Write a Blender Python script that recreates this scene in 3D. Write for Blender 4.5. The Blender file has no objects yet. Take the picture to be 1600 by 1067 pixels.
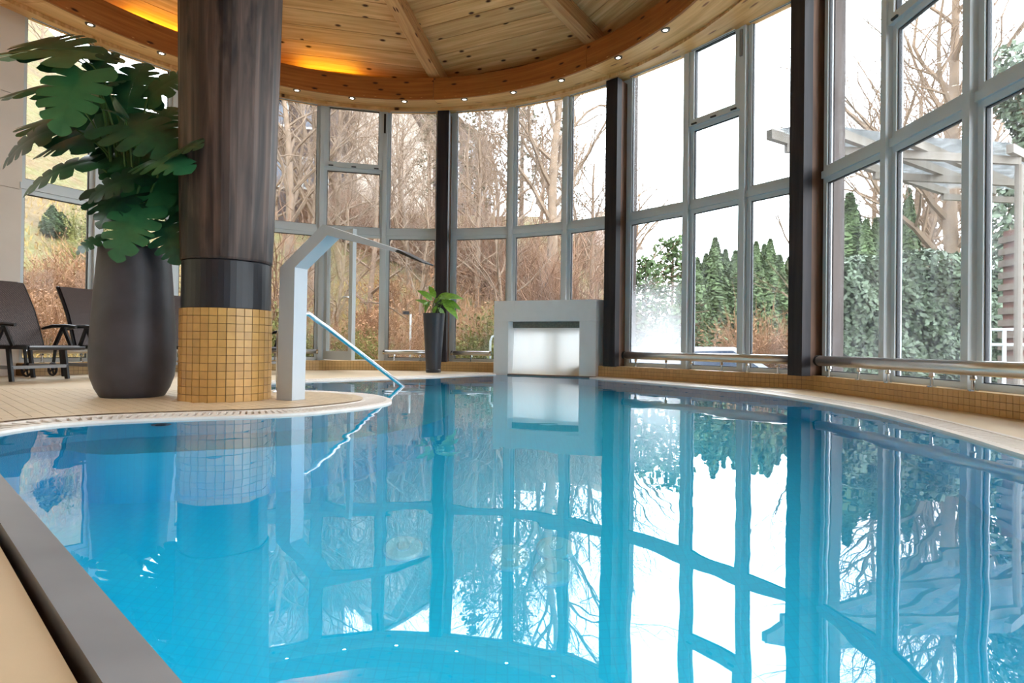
import bpy, math, random
import numpy as np
from mathutils import Vector, Matrix
from mathutils.geometry import tessellate_polygon

# ------------------------------------------------------------------ camera, sky, exposure
H = 3.5
F_PX, PITCH, ROLL = 887.33, .0069, .0125
CAM_Z = .1223 * H
scn = bpy.context.scene
COL = scn.collection
cp, sp, cr, sr = math.cos(PITCH), math.sin(PITCH), math.cos(ROLL), math.sin(ROLL)
FWD, UPV, RGT = Vector((0, cp, sp)), Vector((0, -sp, cp)), Vector((1, 0, 0))
cam_d = bpy.data.cameras.new('camera')
cam_d.sensor_width = 36; cam_d.lens = F_PX * 36 / 1600; cam_d.clip_start = .02; cam_d.clip_end = 400
cam = bpy.data.objects.new('camera', cam_d); COL.objects.link(cam)
ax = RGT * cr + UPV * sr; ay = -RGT * sr + UPV * cr; az = -FWD
cam.matrix_world = Matrix(((ax.x, ay.x, az.x, 0), (ax.y, ay.y, az.y, 0), (ax.z, ay.z, az.z, CAM_Z), (0, 0, 0, 1)))
scn.camera = cam

world = bpy.data.worlds.new('overcast_sky'); scn.world = world; world.use_nodes = True
bgn = world.node_tree.nodes['Background']
bgn.inputs[0].default_value = (.93, .985, 1.05, 1); bgn.inputs[1].default_value = 6.0
vs = scn.view_settings
vs.view_transform = 'Standard'; vs.look = 'None'; vs.gamma = 1; vs.use_curve_mapping = False
vs.exposure = .48
scn.cycles.max_bounces = 14; scn.cycles.diffuse_bounces = 8; scn.cycles.glossy_bounces = 6
scn.cycles.transmission_bounces = 8; scn.cycles.transparent_max_bounces = 24
scn.cycles.sample_clamp_indirect = 8

# ------------------------------------------------------------------ pixel helpers (directions only)
def ray(x, y):
    X2 = (x - 800) / F_PX; Y2 = (533.5 - y) / F_PX
    X = cr * X2 - sr * Y2; Y = sr * X2 + cr * Y2
    return RGT * X + UPV * Y + FWD
CAM = Vector((0, 0, CAM_Z))
def at_z(x, y, z):
    d = ray(x, y); return CAM + d * ((z - CAM_Z) / d.z)
def at_y(x, y, dist):
    d = ray(x, y); return CAM + d * (dist / d.y)

# ------------------------------------------------------------------ mesh builder
class MB:
    def __init__(s): s.v = []; s.f = []; s.uv = []
    def add(s, vs_, fs, uvs=None):
        n = len(s.v); s.v += [tuple(p) for p in vs_]; s.f += [tuple(i + n for i in f) for f in fs]
        s.uv += list(uvs) if uvs else [(0, 0)] * len(vs_)
        return s
    def box(s, c, ux, uy, uz):
        c, ux, uy, uz = Vector(c), Vector(ux), Vector(uy), Vector(uz)
        vs_ = [c + ux * a + uy * b + uz * d for d in (-1, 1) for b in (-1, 1) for a in (-1, 1)]
        return s.add(vs_, [(0, 2, 3, 1), (4, 5, 7, 6), (0, 1, 5, 4), (2, 6, 7, 3), (0, 4, 6, 2), (1, 3, 7, 5)])
    def abox(s, x0, y0, z0, x1, y1, z1):
        return s.box(((x0 + x1) / 2, (y0 + y1) / 2, (z0 + z1) / 2), ((x1 - x0) / 2, 0, 0), (0, (y1 - y0) / 2, 0), (0, 0, (z1 - z0) / 2))
    def bar(s, a, b, w, h, up=(0, 0, 1)):
        a, b = Vector(a), Vector(b); d = (b - a); L = d.length; d = d / L
        sd = d.cross(Vector(up)); sd = sd.normalized() if sd.length > 1e-5 else Vector((1, 0, 0)); u = sd.cross(d)
        return s.box((a + b) / 2, d * L / 2, sd * w / 2, u * h / 2)
    def tube(s, pts, rad, n=8, cap=True):
        pts = [Vector(p) for p in pts]; m = len(pts)
        rs = rad if isinstance(rad, (list, tuple)) else [rad] * m
        base = []; pu = None
        for i, p in enumerate(pts):
            d = (pts[min(i + 1, m - 1)] - pts[max(i - 1, 0)]).normalized()
            if pu is None:
                pu = d.orthogonal().normalized()
            else:
                pu = (pu - d * pu.dot(d)); pu = pu.normalized() if pu.length > 1e-6 else d.orthogonal().normalized()
            w = d.cross(pu)
            for k in range(n):
                t = 2 * math.pi * k / n
                base.append(p + (pu * math.cos(t) + w * math.sin(t)) * rs[i])
        fs = [(i * n + k, i * n + (k + 1) % n, (i + 1) * n + (k + 1) % n, (i + 1) * n + k) for i in range(m - 1) for k in range(n)]
        if cap: fs += [tuple(range(n))[::-1], tuple((m - 1) * n + k for k in range(n))]
        return s.add(base, fs)
    def lathe(s, prof, c=(0, 0), n=32, cap0=True, cap1=True):
        vs_ = [(c[0] + r * math.cos(2 * math.pi * k / n), c[1] + r * math.sin(2 * math.pi * k / n), z) for r, z in prof for k in range(n)]
        m = len(prof)
        fs = [(i * n + k, i * n + (k + 1) % n, (i + 1) * n + (k + 1) % n, (i + 1) * n + k) for i in range(m - 1) for k in range(n)]
        if cap0: fs.append(tuple(range(n))[::-1])
        if cap1: fs.append(tuple((m - 1) * n + k for k in range(n)))
        return s.add(vs_, fs)
    def prism(s, poly, ext):
        ext = Vector(ext); n = len(poly); p0 = [Vector(p) for p in poly]
        return s.add(p0 + [p + ext for p in p0], [tuple(range(n))[::-1], tuple(range(n, 2 * n))] + [(i, (i + 1) % n, n + (i + 1) % n, n + i) for i in range(n)])
    def mesh(s, name, mat, smooth=False):
        me = bpy.data.meshes.new(name); me.from_pydata(s.v, [], s.f)
        if any(u != (0, 0) for u in s.uv):
            ul = me.uv_layers.new(name='uv')
            idx = np.empty(len(me.loops), dtype=np.int32); me.loops.foreach_get('vertex_index', idx)
            ul.data.foreach_set('uv', np.array(s.uv, dtype=np.float32)[idx].ravel())
        if mat: me.materials.append(mat)
        if smooth: me.polygons.foreach_set('use_smooth', [True] * len(me.polygons))
        me.update(); return me
    def build(s, name, mat, parent=None, smooth=False, kind=None, label=None):
        return link(name, s.mesh(name, mat, smooth), parent, kind, label)
def link(name, me, parent=None, kind=None, label=None, mw=None):
    o = bpy.data.objects.new(name, me); COL.objects.link(o)
    if parent is not None:
        o.parent = parent
        o.matrix_parent_inverse = Matrix.Translation(-parent.location) if parent.type == 'EMPTY' and not parent.get('_local') else Matrix()
    if mw is not None: o.matrix_basis = mw
    if kind: o['kind'] = kind
    if label: o['label'] = label
    return o
def thing(name, loc, label, cat, group=None, kind=None, local=False):
    e = bpy.data.objects.new(name, None); COL.objects.link(e); e.location = loc; e.empty_display_size = .1
    e['label'] = label
    if cat: e['category'] = cat
    if group: e['group'] = group
    if kind: e['kind'] = kind
    if local: e['_local'] = 1
    return e
def tag(o, label, cat=None, group=None, kind=None):
    o['label'] = label
    if cat: o['category'] = cat
    if group: o['group'] = group
    if kind: o['kind'] = kind
    return o
def copy_tree(o, parent=None):
    c = o.copy(); COL.objects.link(c); c.parent = parent
    for ch in list(o.children): copy_tree(ch, c)
    return c

# ------------------------------------------------------------------ materials
def lin(c): return tuple(((v / 255) / 12.92 if v / 255 <= .04045 else (((v / 255) + .055) / 1.055) ** 2.4) for v in c) + (1,)
def new_mat(name):
    m = bpy.data.materials.new(name); m.use_nodes = True
    nt = m.node_tree; b = nt.nodes['Principled BSDF']; return m, nt, b
def N(nt, t, **kw):
    n = nt.nodes.new(t)
    for k, v in kw.items():
        if k.startswith('i_'): n.inputs[int(k[2:])].default_value = v
        else: setattr(n, k, v)
    return n
def coords(nt, mode='Object', scale=(1, 1, 1), rnd=False):
    tc = N(nt, 'ShaderNodeTexCoord'); mp = N(nt, 'ShaderNodeMapping'); mp.inputs['Scale'].default_value = scale
    nt.links.new(tc.outputs[mode], mp.inputs['Vector'])
    if rnd:
        oi = N(nt, 'ShaderNodeObjectInfo'); ml = N(nt, 'ShaderNodeMath', operation='MULTIPLY'); ml.inputs[1].default_value = 37
        nt.links.new(oi.outputs['Random'], ml.inputs[0]); nt.links.new(ml.outputs[0], mp.inputs['Location'])
    return mp.outputs[0]
def ramp(nt, fac, stops):
    r = N(nt, 'ShaderNodeValToRGB'); el = r.color_ramp.elements
    while len(el) < len(stops): el.new(.5)
    for e, (p, c) in zip(el, stops): e.position = p; e.color = c
    nt.links.new(fac, r.inputs[0]); return r.outputs[0]
def simple(name, rgb, rough=.5, metal=0, var=.12, scale=8, bump=0, bscale=60, spec=.5, rnd=0, stretch=(1, 1, 1)):
    m, nt, b = new_mat(name); c = lin(rgb)
    nz = N(nt, 'ShaderNodeTexNoise'); nz.inputs['Scale'].default_value = scale; nz.inputs['Detail'].default_value = 4
    nt.links.new(coords(nt, 'Object', stretch, True), nz.inputs['Vector'])
    d = tuple(v * (1 - var) for v in c[:3]) + (1,); l = tuple(min(1, v * (1 + var)) for v in c[:3]) + (1,)
    col = ramp(nt, nz.outputs['Fac'], [(.3, d), (.7, l)])
    if rnd:
        oi = N(nt, 'ShaderNodeObjectInfo'); hs = N(nt, 'ShaderNodeHueSaturation')
        mr = N(nt, 'ShaderNodeMapRange'); mr.inputs[3].default_value = 1 - rnd; mr.inputs[4].default_value = 1 + rnd
        nt.links.new(oi.outputs['Random'], mr.inputs[0]); nt.links.new(mr.outputs[0], hs.inputs['Value']); nt.links.new(col, hs.inputs['Color']); col = hs.outputs[0]
    nt.links.new(col, b.inputs['Base Color'])
    b.inputs['Roughness'].default_value = rough; b.inputs['Metallic'].default_value = metal; b.inputs['Specular IOR Level'].default_value = spec
    if bump:
        n2 = N(nt, 'ShaderNodeTexNoise'); n2.inputs['Scale'].default_value = bscale; n2.inputs['Detail'].default_value = 3
        nt.links.new(coords(nt, 'Object', stretch), n2.inputs['Vector'])
        bp = N(nt, 'ShaderNodeBump'); bp.inputs['Strength'].default_value = bump; bp.inputs['Distance'].default_value = .01
        nt.links.new(n2.outputs['Fac'], bp.inputs['Height']); nt.links.new(bp.outputs[0], b.inputs['Normal'])
    return m
def wood(name, dark, light, mode='UV', sc=(1.2, 14, 14), rough=.45, knots=True, kn=(60, 30, 15), kscale=(2.2, 7, 7), stain=None, spec=.4):
    """grain runs along the first coordinate"""
    m, nt, b = new_mat(name)
    co = coords(nt, mode, sc, True)
    nz = N(nt, 'ShaderNodeTexNoise'); nz.inputs['Scale'].default_value = 1.5; nz.inputs['Detail'].default_value = 6; nz.inputs['Distortion'].default_value = .6
    nt.links.new(co, nz.inputs['Vector'])
    col = ramp(nt, nz.outputs['Fac'], [(.3, lin(dark)), (.5, lin(tuple((a + c) / 2 for a, c in zip(dark, light)))), (.72, lin(light))])
    oi = N(nt, 'ShaderNodeObjectInfo'); hs = N(nt, 'ShaderNodeHueSaturation'); mr = N(nt, 'ShaderNodeMapRange')
    mr.inputs[3].default_value = .86; mr.inputs[4].default_value = 1.1
    nt.links.new(oi.outputs['Random'], mr.inputs[0]); nt.links.new(mr.outputs[0], hs.inputs['Value']); nt.links.new(col, hs.inputs['Color']); col = hs.outputs[0]
    if knots:
        vo = N(nt, 'ShaderNodeTexVoronoi', voronoi_dimensions='2D'); vo.inputs['Scale'].default_value = 1.0
        nt.links.new(coords(nt, mode, kscale, True), vo.inputs['Vector'])
        mk = ramp(nt, vo.outputs['Distance'], [(.06, (1, 1, 1, 1)), (.13, (0, 0, 0, 1))])
        wn = N(nt, 'ShaderNodeMath', operation='GREATER_THAN'); wn.inputs[1].default_value = .6
        sx = N(nt, 'ShaderNodeSeparateColor'); nt.links.new(vo.outputs['Color'], sx.inputs[0]); nt.links.new(sx.outputs[0], wn.inputs[0])
        ml = N(nt, 'ShaderNodeMath', operation='MULTIPLY'); nt.links.new(mk, ml.inputs[0]); nt.links.new(wn.outputs[0], ml.inputs[1])
        mx = N(nt, 'ShaderNodeMix', data_type='RGBA'); nt.links.new(ml.outputs[0], mx.inputs[0]); nt.links.new(col, mx.inputs[6]); mx.inputs[7].default_value = lin(kn); col = mx.outputs[2]
    if stain:
        n3 = N(nt, 'ShaderNodeTexNoise'); n3.inputs['Scale'].default_value = 1.0; n3.inputs['Detail'].default_value = 5
        nt.links.new(coords(nt, mode, stain[1]), n3.inputs['Vector'])
        mx = N(nt, 'ShaderNodeMix', data_type='RGBA'); nt.links.new(ramp(nt, n3.outputs['Fac'], [(.52, (0, 0, 0, 1)), (.66, (1, 1, 1, 1))]), mx.inputs[0])
        nt.links.new(col, mx.inputs[6]); mx.inputs[7].default_value = lin(stain[0]); col = mx.outputs[2]
    nt.links.new(col, b.inputs['Base Color']); b.inputs['Roughness'].default_value = rough; b.inputs['Specular IOR Level'].default_value = spec
    bp = N(nt, 'ShaderNodeBump'); bp.inputs['Strength'].default_value = .25; bp.inputs['Distance'].default_value = .004
    nt.links.new(nz.outputs['Fac'], bp.inputs['Height']); nt.links.new(bp.outputs[0], b.inputs['Normal'])
    return m
def emit(name, rgb, st):
    m = bpy.data.materials.new(name); m.use_nodes = True; nt = m.node_tree; nt.nodes.clear()
    e = N(nt, 'ShaderNodeEmission'); e.inputs[0].default_value = lin(rgb); e.inputs[1].default_value = st
    o = N(nt, 'ShaderNodeOutputMaterial'); nt.links.new(e.outputs[0], o.inputs[0]); return m
def glass_mat(name, fog=None, dirt=.0):
    m = bpy.data.materials.new(name); m.use_nodes = True; nt = m.node_tree; nt.nodes.clear()
    tr = N(nt, 'ShaderNodeBsdfTransparent'); tr.inputs[0].default_value = (.96, .975, .97, 1)
    gl = N(nt, 'ShaderNodeBsdfGlossy'); gl.inputs['Roughness'].default_value = .0
    fr = N(nt, 'ShaderNodeFresnel'); fr.inputs[0].default_value = 1.14
    mx = N(nt, 'ShaderNodeMixShader'); nt.links.new(fr.outputs[0], mx.inputs[0]); nt.links.new(tr.outputs[0], mx.inputs[1]); nt.links.new(gl.outputs[0], mx.inputs[2])
    out = N(nt, 'ShaderNodeOutputMaterial'); last = mx.outputs[0]
    tl = N(nt, 'ShaderNodeBsdfTranslucent'); tl.inputs[0].default_value = (.9, .93, .97, 1)
    m2 = N(nt, 'ShaderNodeMixShader'); nz = N(nt, 'ShaderNodeTexNoise'); nz.inputs['Scale'].default_value = 1
    nt.links.new(coords(nt, 'Object', (9, 9, 1.2) if not fog else (2.5, 2.5, 2.5)), nz.inputs['Vector'])
    if fog:
        tc = N(nt, 'ShaderNodeTexCoord'); sx = N(nt, 'ShaderNodeSeparateXYZ'); nt.links.new(tc.outputs['Object'], sx.inputs[0])
        ad = N(nt, 'ShaderNodeMath', operation='MULTIPLY_ADD'); ad.inputs[1].default_value = .7; nt.links.new(nz.outputs['Fac'], ad.inputs[0]); nt.links.new(sx.outputs[2], ad.inputs[2])
        fac = ramp(nt, ad.outputs[0], [(0, (fog[2],) * 3 + (1,)), (1, (0, 0, 0, 1))])
        mr = N(nt, 'ShaderNodeMapRange'); mr.inputs[1].default_value = fog[0] + .35; mr.inputs[2].default_value = fog[1] + .35
        nt.links.new(ad.outputs[0], mr.inputs[0]); nt.links.new(mr.outputs[0], nt.nodes[-1].inputs[0]) if False else None
        r = fac.node; nt.links.new(mr.outputs[0], r.inputs[0])
    else:
        fac = ramp(nt, nz.outputs['Fac'], [(.45, (dirt * .4,) * 3 + (1,)), (.75, (dirt * 1.6,) * 3 + (1,))])
    nt.links.new(fac, m2.inputs[0]); nt.links.new(last, m2.inputs[1]); nt.links.new(tl.outputs[0], m2.inputs[2])
    nt.links.new(m2.outputs[0], out.inputs[0]); return m

M = {}
M['pine'] = wood('ceiling_pine', (198, 146, 88), (240, 200, 146), 'Object', (.7, 16, 3), .5, True, (70, 34, 16), (2.6, 5.5, .2))
M['pine_beam'] = wood('beam_pine', (186, 132, 82), (226, 180, 128), 'UV', (1.0, 12, 12), .5, True, (90, 45, 22), (2.5, 8, 8))
M['fascia'] = wood('fascia_glulam', (150, 84, 34), (186, 116, 58), 'UV', (.8, 16, 16), .5, True, (62, 26, 10), (2.6, 7, 7))
M['soffit'] = wood('soffit_ply', (206, 148, 82), (238, 190, 126), 'UV', (.8, 9, 9), .45, True, (150, 84, 40), (1.8, 6, 6))
M['post'] = wood('post_dark_stain', (26, 26, 34), (60, 52, 56), 'Object', (9, 9, .7), .55, False, spec=.3)
M['post_brown'] = wood('post_brown_stain', (92, 66, 52), (138, 104, 84), 'Object', (11, 11, .8), .55, False, spec=.3)
M['post_grey'] = wood('outer_post_grey', (60, 52, 50), (88, 78, 74), 'Object', (11, 11, .8), .7, False, spec=.2)
M['column'] = wood('column_dark_timber', (44, 34, 32), (112, 90, 80), 'Object', (13, 13, .8), .5, False, spec=.4, stain=((22, 18, 22), (7, 7, 1.6)))
M['sleeve'] = simple('column_sleeve_black', (26, 26, 34), .42, var=.15)
M['tile_yellow'] = simple('ochre_tile', (192, 148, 84), .32, var=.08, scale=14, rnd=.1)
M['tile_curb'] = simple('curb_tile', (200, 164, 108), .38, var=.08, scale=14, rnd=.08)
M['grout'] = simple('grout_dark', (112, 82, 48), .9)
M['deck'] = simple('deck_cream', (222, 198, 164), .42, var=.05, scale=2.5, bump=.03)
M['deck_tile'] = simple('deck_tile', (222, 196, 160), .4, var=.06, scale=9, rnd=.05)
M['deck_grout'] = simple('deck_grout', (150, 116, 82), .9)
M['grate'] = simple('grate_white', (232, 222, 212), .45, var=.04)
M['inlet'] = simple('inlet_pale', (120, 228, 240), .6)
M['channel'] = simple('grate_channel', (120, 110, 104), .8)
M['rim'] = simple('near_rim_grey', (140, 140, 142), .4, var=.08, scale=5)
M['gap'] = simple('rim_gap_dark', (30, 38, 52), .8)
M['frame'] = simple('window_frame_white', (202, 210, 214), .38, var=.03, scale=3)
M['gasket'] = simple('window_gasket', (52, 54, 60), .6)
M['glass'] = glass_mat('window_glass', dirt=.016)
M['fogged'] = glass_mat('window_glass_fogged', fog=(.4, 1.35, .30))
M['stone'] = simple('stone_panel', (218, 206, 194), .6, var=.05, scale=2)
M['plaster'] = simple('plaster', (226, 220, 212), .8, var=.03)
M['white'] = simple('white_laminate', (226, 226, 226), .32, var=.02)
M['spout'] = simple('spout_grey_white', (182, 188, 194), .34, var=.02)
M['steel'] = simple('stainless_steel', (206, 208, 212), .16, 1, var=.03)
M['steel_rough'] = simple('brushed_pipe', (220, 220, 220), .34, 1, var=.05)
M['dark_slot'] = simple('spout_stone', (112, 110, 100), .7, var=.3, scale=40)
M['black'] = simple('black_plastic', (26, 24, 28), .4, var=.1)
M['pot'] = simple('pot_charcoal', (66, 64, 70), .48, var=.22, scale=5, bump=.08, bscale=25, spec=.4)
M['pot_small'] = simple('pot_anthracite', (48, 52, 62), .3, var=.1, scale=4)
M['soil'] = simple('soil', (46, 34, 26), .95, var=.3, scale=40, bump=.5)
M['lamp_ring'] = simple('downlight_ring', (96, 88, 78), .3, .6, var=.05)
M['lamp_lens'] = emit('downlight_lens', (255, 246, 230), 9)
M['pool_fill_glow'] = emit('pool_fill_glow', (215, 240, 255), 20)  # emission of the lamps added under water to lift the pool colour
M['amber'] = emit('cove_amber', (255, 196, 44), 26)
M['bark'] = simple('bark_pale', (132, 112, 94), .9, var=.25, scale=6, rnd=.12, bump=.3, bscale=20)
M['twig'] = simple('twig_brown', (120, 98, 82), .9, var=.2, scale=2, rnd=.15)
M['shrub_rust'] = simple('shrub_rust', (150, 112, 82), .9, var=.25, scale=3, rnd=.18) if True else simple('x', (134, 85, 56), .9, var=.25, scale=3, rnd=.18)
M['shrub_brown'] = simple('shrub_brown', (130, 98, 76), .9, var=.25, scale=3, rnd=.18)
M['shrub_olive'] = simple('shrub_olive', (112, 112, 56), .9, var=.3, scale=3, rnd=.15)
M['cypress'] = simple('cypress_green', (84, 102, 66), .85, var=.35, scale=4, rnd=.1)
M['pine_needle'] = simple('pine_needles', (81, 81, 58), .85, var=.35, scale=2, rnd=.1)
M['ivy'] = simple('ivy_green', (90, 106, 84), .45, var=.5, scale=14)
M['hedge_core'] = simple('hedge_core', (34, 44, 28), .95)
M['pavement'] = simple('pavement_grey', (129, 123, 119), .85, var=.08, scale=1.5)
M['render'] = simple('house_render', (169, 157, 145), .85, var=.05, scale=1)
M['timber_house'] = simple('house_dark_timber', (66, 53, 50), .85, var=.15, scale=4)
M['roof'] = simple('roof_tiles_grey', (114, 101, 94), .8, var=.15, scale=6)
M['house_glass'] = simple('house_window', (72, 82, 100), .12, var=.1)
M['car_white'] = simple('car_paint', (206, 214, 226), .18, var=.02)
M['tyre'] = simple('tyre', (28, 28, 30), .8)
M['canopy_glass'] = glass_mat('canopy_glass', dirt=.05)
M['canopy_wood'] = simple('canopy_beam', (119, 111, 103), .7, var=.06)
M['block_stone'] = simple('pillar_block', (109, 98, 89), .8, var=.15, scale=7, rnd=.1)
M['brick'] = simple('pillar_brick', (107, 73, 64), .85, var=.15, scale=7, rnd=.1)
M['lemon_leaf'] = simple('leaf_fresh', (112, 158, 52), .38, var=.3, scale=9, rnd=.2)
M['petiole'] = simple('petiole', (70, 104, 50), .5, var=.2)
M['wicker'] = None

def leaf_material(name, dark, light):
    m, nt, b = new_mat(name)
    oi = N(nt, 'ShaderNodeObjectInfo')
    nz = N(nt, 'ShaderNodeTexNoise'); nz.inputs['Scale'].default_value = 6
    nt.links.new(coords(nt, 'Object', (1, 1, 1), True), nz.inputs['Vector'])
    ad = N(nt, 'ShaderNodeMath', operation='MULTIPLY_ADD'); ad.inputs[1].default_value = .6; nt.links.new(oi.outputs['Random'], ad.inputs[0])
    ml = N(nt, 'ShaderNodeMath', operation='MULTIPLY'); ml.inputs[1].default_value = .5; nt.links.new(nz.outputs['Fac'], ml.inputs[0]); nt.links.new(ml.outputs[0], ad.inputs[2])
    col = ramp(nt, ad.outputs[0], [(.2, lin(dark)), (.85, lin(light))])
    nt.links.new(col, b.inputs['Base Color']); b.inputs['Roughness'].default_value = .3
    b.inputs['Subsurface Weight'].default_value = 0
    return m
M['monstera'] = leaf_material('monstera_leaf', (20, 62, 48), (58, 122, 80))

def wicker_mat():
    m, nt, b = new_mat('wicker_brown')
    br = N(nt, 'ShaderNodeTexBrick'); br.inputs['Scale'].default_value = 1; br.offset = .5
    br.inputs['Color1'].default_value = lin((136, 120, 116)); br.inputs['Color2'].default_value = lin((110, 96, 94)); br.inputs['Mortar'].default_value = lin((36, 28, 30))
    br.inputs['Mortar Size'].default_value = .14; br.inputs['Brick Width'].default_value = 1.0; br.inputs['Row Height'].default_value = .6
    nt.links.new(coords(nt, 'UV', (60, 60, 60)), br.inputs['Vector'])
    nt.links.new(br.outputs['Color'], b.inputs['Base Color']); b.inputs['Roughness'].default_value = .5
    bp = N(nt, 'ShaderNodeBump'); bp.inputs['Strength'].default_value = .6; bp.inputs['Distance'].default_value = .004; bp.invert = True
    nt.links.new(br.outputs['Fac'], bp.inputs['Height']); nt.links.new(bp.outputs[0], b.inputs['Normal']); return m
M['wicker'] = wicker_mat()

def basin_mat():
    m, nt, b = new_mat('pool_mosaic')
    br = N(nt, 'ShaderNodeTexBrick'); br.offset = 0; br.inputs['Scale'].default_value = 1
    br.inputs['Color1'].default_value = (.005, .71, .93, 1); br.inputs['Color2'].default_value = (.006, .74, .95, 1); br.inputs['Mortar'].default_value = (.01, .66, .88, 1)
    br.inputs['Mortar Size'].default_value = .06; br.inputs['Brick Width'].default_value = 1; br.inputs['Row Height'].default_value = 1
    nt.links.new(coords(nt, 'UV', (28, 28, 28)), br.inputs['Vector'])
    nt.links.new(br.outputs['Color'], b.inputs['Base Color']); b.inputs['Roughness'].default_value = .5; return m
M['basin'] = basin_mat()
def water_mat():
    m = bpy.data.materials.new('pool_water'); m.use_nodes = True; nt = m.node_tree; nt.nodes.clear()
    rf = N(nt, 'ShaderNodeBsdfRefraction'); rf.inputs['IOR'].default_value = 1.33; rf.inputs['Roughness'].default_value = 0; rf.inputs[0].default_value = (.94, 1, 1, 1)
    gl = N(nt, 'ShaderNodeBsdfGlossy'); gl.inputs['Roughness'].default_value = 0
    fr = N(nt, 'ShaderNodeFresnel'); fr.inputs[0].default_value = 1.33
    pw = N(nt, 'ShaderNodeMath', operation='POWER'); pw.inputs[1].default_value = .62; nt.links.new(fr.outputs[0], pw.inputs[0])
    nz = N(nt, 'ShaderNodeTexNoise'); nz.inputs['Scale'].default_value = 3.2; nz.inputs['Detail'].default_value = 1.5
    nt.links.new(coords(nt, 'Object'), nz.inputs['Vector'])
    bp = N(nt, 'ShaderNodeBump'); bp.inputs['Strength'].default_value = .08; bp.inputs['Distance'].default_value = .02
    nt.links.new(nz.outputs['Fac'], bp.inputs['Height'])
    for n in (rf, gl): nt.links.new(bp.outputs[0], n.inputs['Normal'])
    mx = N(nt, 'ShaderNodeMixShader'); nt.links.new(pw.outputs[0], mx.inputs[0]); nt.links.new(rf.outputs[0], mx.inputs[1]); nt.links.new(gl.outputs[0], mx.inputs[2])
    o = N(nt, 'ShaderNodeOutputMaterial'); nt.links.new(mx.outputs[0], o.inputs[0]); return m
M['water'] = water_mat()
def sheet_mat():
    m, nt, b = new_mat('falling_water')
    nz = N(nt, 'ShaderNodeTexNoise'); nz.inputs['Scale'].default_value = 1; nz.inputs['Detail'].default_value = 4
    nt.links.new(coords(nt, 'Object', (14, 14, .8)), nz.inputs['Vector'])
    nt.links.new(ramp(nt, nz.outputs['Fac'], [(.3, (.86, .93, .98, 1)), (.7, (1, 1, 1, 1))]), b.inputs['Base Color'])
    b.inputs['Roughness'].default_value = .15
    tl = N(nt, 'ShaderNodeBsdfTranslucent'); tl.inputs[0].default_value = (.97, .99, 1, 1)
    mx = N(nt, 'ShaderNodeMixShader'); mx.inputs[0].default_value = .72
    nt.links.new(b.outputs[0], mx.inputs[1]); nt.links.new(tl.outputs[0], mx.inputs[2]); nt.links.new(mx.outputs[0], nt.nodes['Material Output'].inputs[0])
    return m
M['sheet'] = sheet_mat()
def ground_mat():
    m, nt, b = new_mat('hillside_earth'); co = coords(nt, 'Object')
    n1 = N(nt, 'ShaderNodeTexNoise'); n1.inputs['Scale'].default_value = .5; n1.inputs['Detail'].default_value = 8; n1.inputs['Roughness'].default_value = .7; nt.links.new(co, n1.inputs['Vector'])
    c1 = ramp(nt, n1.outputs['Fac'], [(.3, lin((80, 70, 46))), (.45, lin((112, 92, 62))), (.55, lin((102, 98, 56))), (.7, lin((128, 108, 74)))])
    nt.links.new(c1, b.inputs['Base Color']); b.inputs['Roughness'].default_value = .95
    n2 = N(nt, 'ShaderNodeTexNoise'); n2.inputs['Scale'].default_value = 6; n2.inputs['Detail'].default_value = 5; nt.links.new(co, n2.inputs['Vector'])
    bp = N(nt, 'ShaderNodeBump'); bp.inputs['Strength'].default_value = .8; bp.inputs['Distance'].default_value = .2
    nt.links.new(n2.outputs['Fac'], bp.inputs['Height']); nt.links.new(bp.outputs[0], b.inputs['Normal']); return m
M['ground'] = ground_mat()
M['grass'] = simple('dry_grass', (176, 146, 82), .9, var=.35, scale=1.2)

# ------------------------------------------------------------------ plan of the building
C = Vector((-.4434 * H, 1.3087 * H)); R = 1.2725 * H; RL = 1.0349 * H; PHI = -.2185; TH = .6532; DL = .2044
def kang(k): return PHI + TH * k
def cpt(k, r): a = kang(k); return Vector((C.x + r * math.sin(a), C.y + r * math.cos(a)))
nodes = [('end', cpt(-1.42, R)), ('m', cpt(-1.154, R)), ('m', cpt(-.852, R)), ('p', cpt(-.5, R)), ('m', cpt(-.166, R)), ('m', cpt(.164, R)), ('p', cpt(.502, R)),
         ('m', cpt(.871, R)), ('m', cpt(1.183, R)), ('p', cpt(1.487, R + .01)), ('m', Vector((2.195, 7.085))), ('m', Vector((2.645, 6.46))), ('p', Vector((3.12, 5.80))),
         ('m', Vector((3.21, 4.805))), ('m', Vector((3.21, 3.92))), ('p', Vector((3.21, 2.98))), ('m', Vector((3.21, 2.08))), ('m', Vector((3.21, 1.18))), ('p', Vector((3.21, .24))),
         ('m', Vector((3.21, -.66))), ('m', Vector((3.21, -1.56))), ('p', Vector((3.21, -2.5)))]  # last two bays are unseen, continued behind the camera to bring in light
WN = [p for _, p in nodes]
room = WN + [Vector((3.21, -3.6)), Vector((-6.6, -3.6)), Vector((-6.6, 4.3))]
SOF_IN_R, SOF_IN_Z, SOF_OUT_Z = 3.54, 3.935, 4.10
GL_TOP, CURB_Z, DECK_Z, TRZ, SASHZ = 4.16, .16, .02, 2.17, 3.18
def wall_r(a):
    d = Vector((math.sin(a), math.cos(a))); best = 99
    for i in range(len(room)):
        p, q = room[i], room[(i + 1) % len(room)]; e = q - p; det = d.x * -e.y + e.x * d.y
        if abs(det) < 1e-9: continue
        w = p - C; t = (w.x * -e.y + e.x * w.y) / det; u = (d.x * w.y - d.y * w.x) / det
        if t > 0 and -1e-6 <= u <= 1 + 1e-6: best = min(best, t)
    return best
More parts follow.
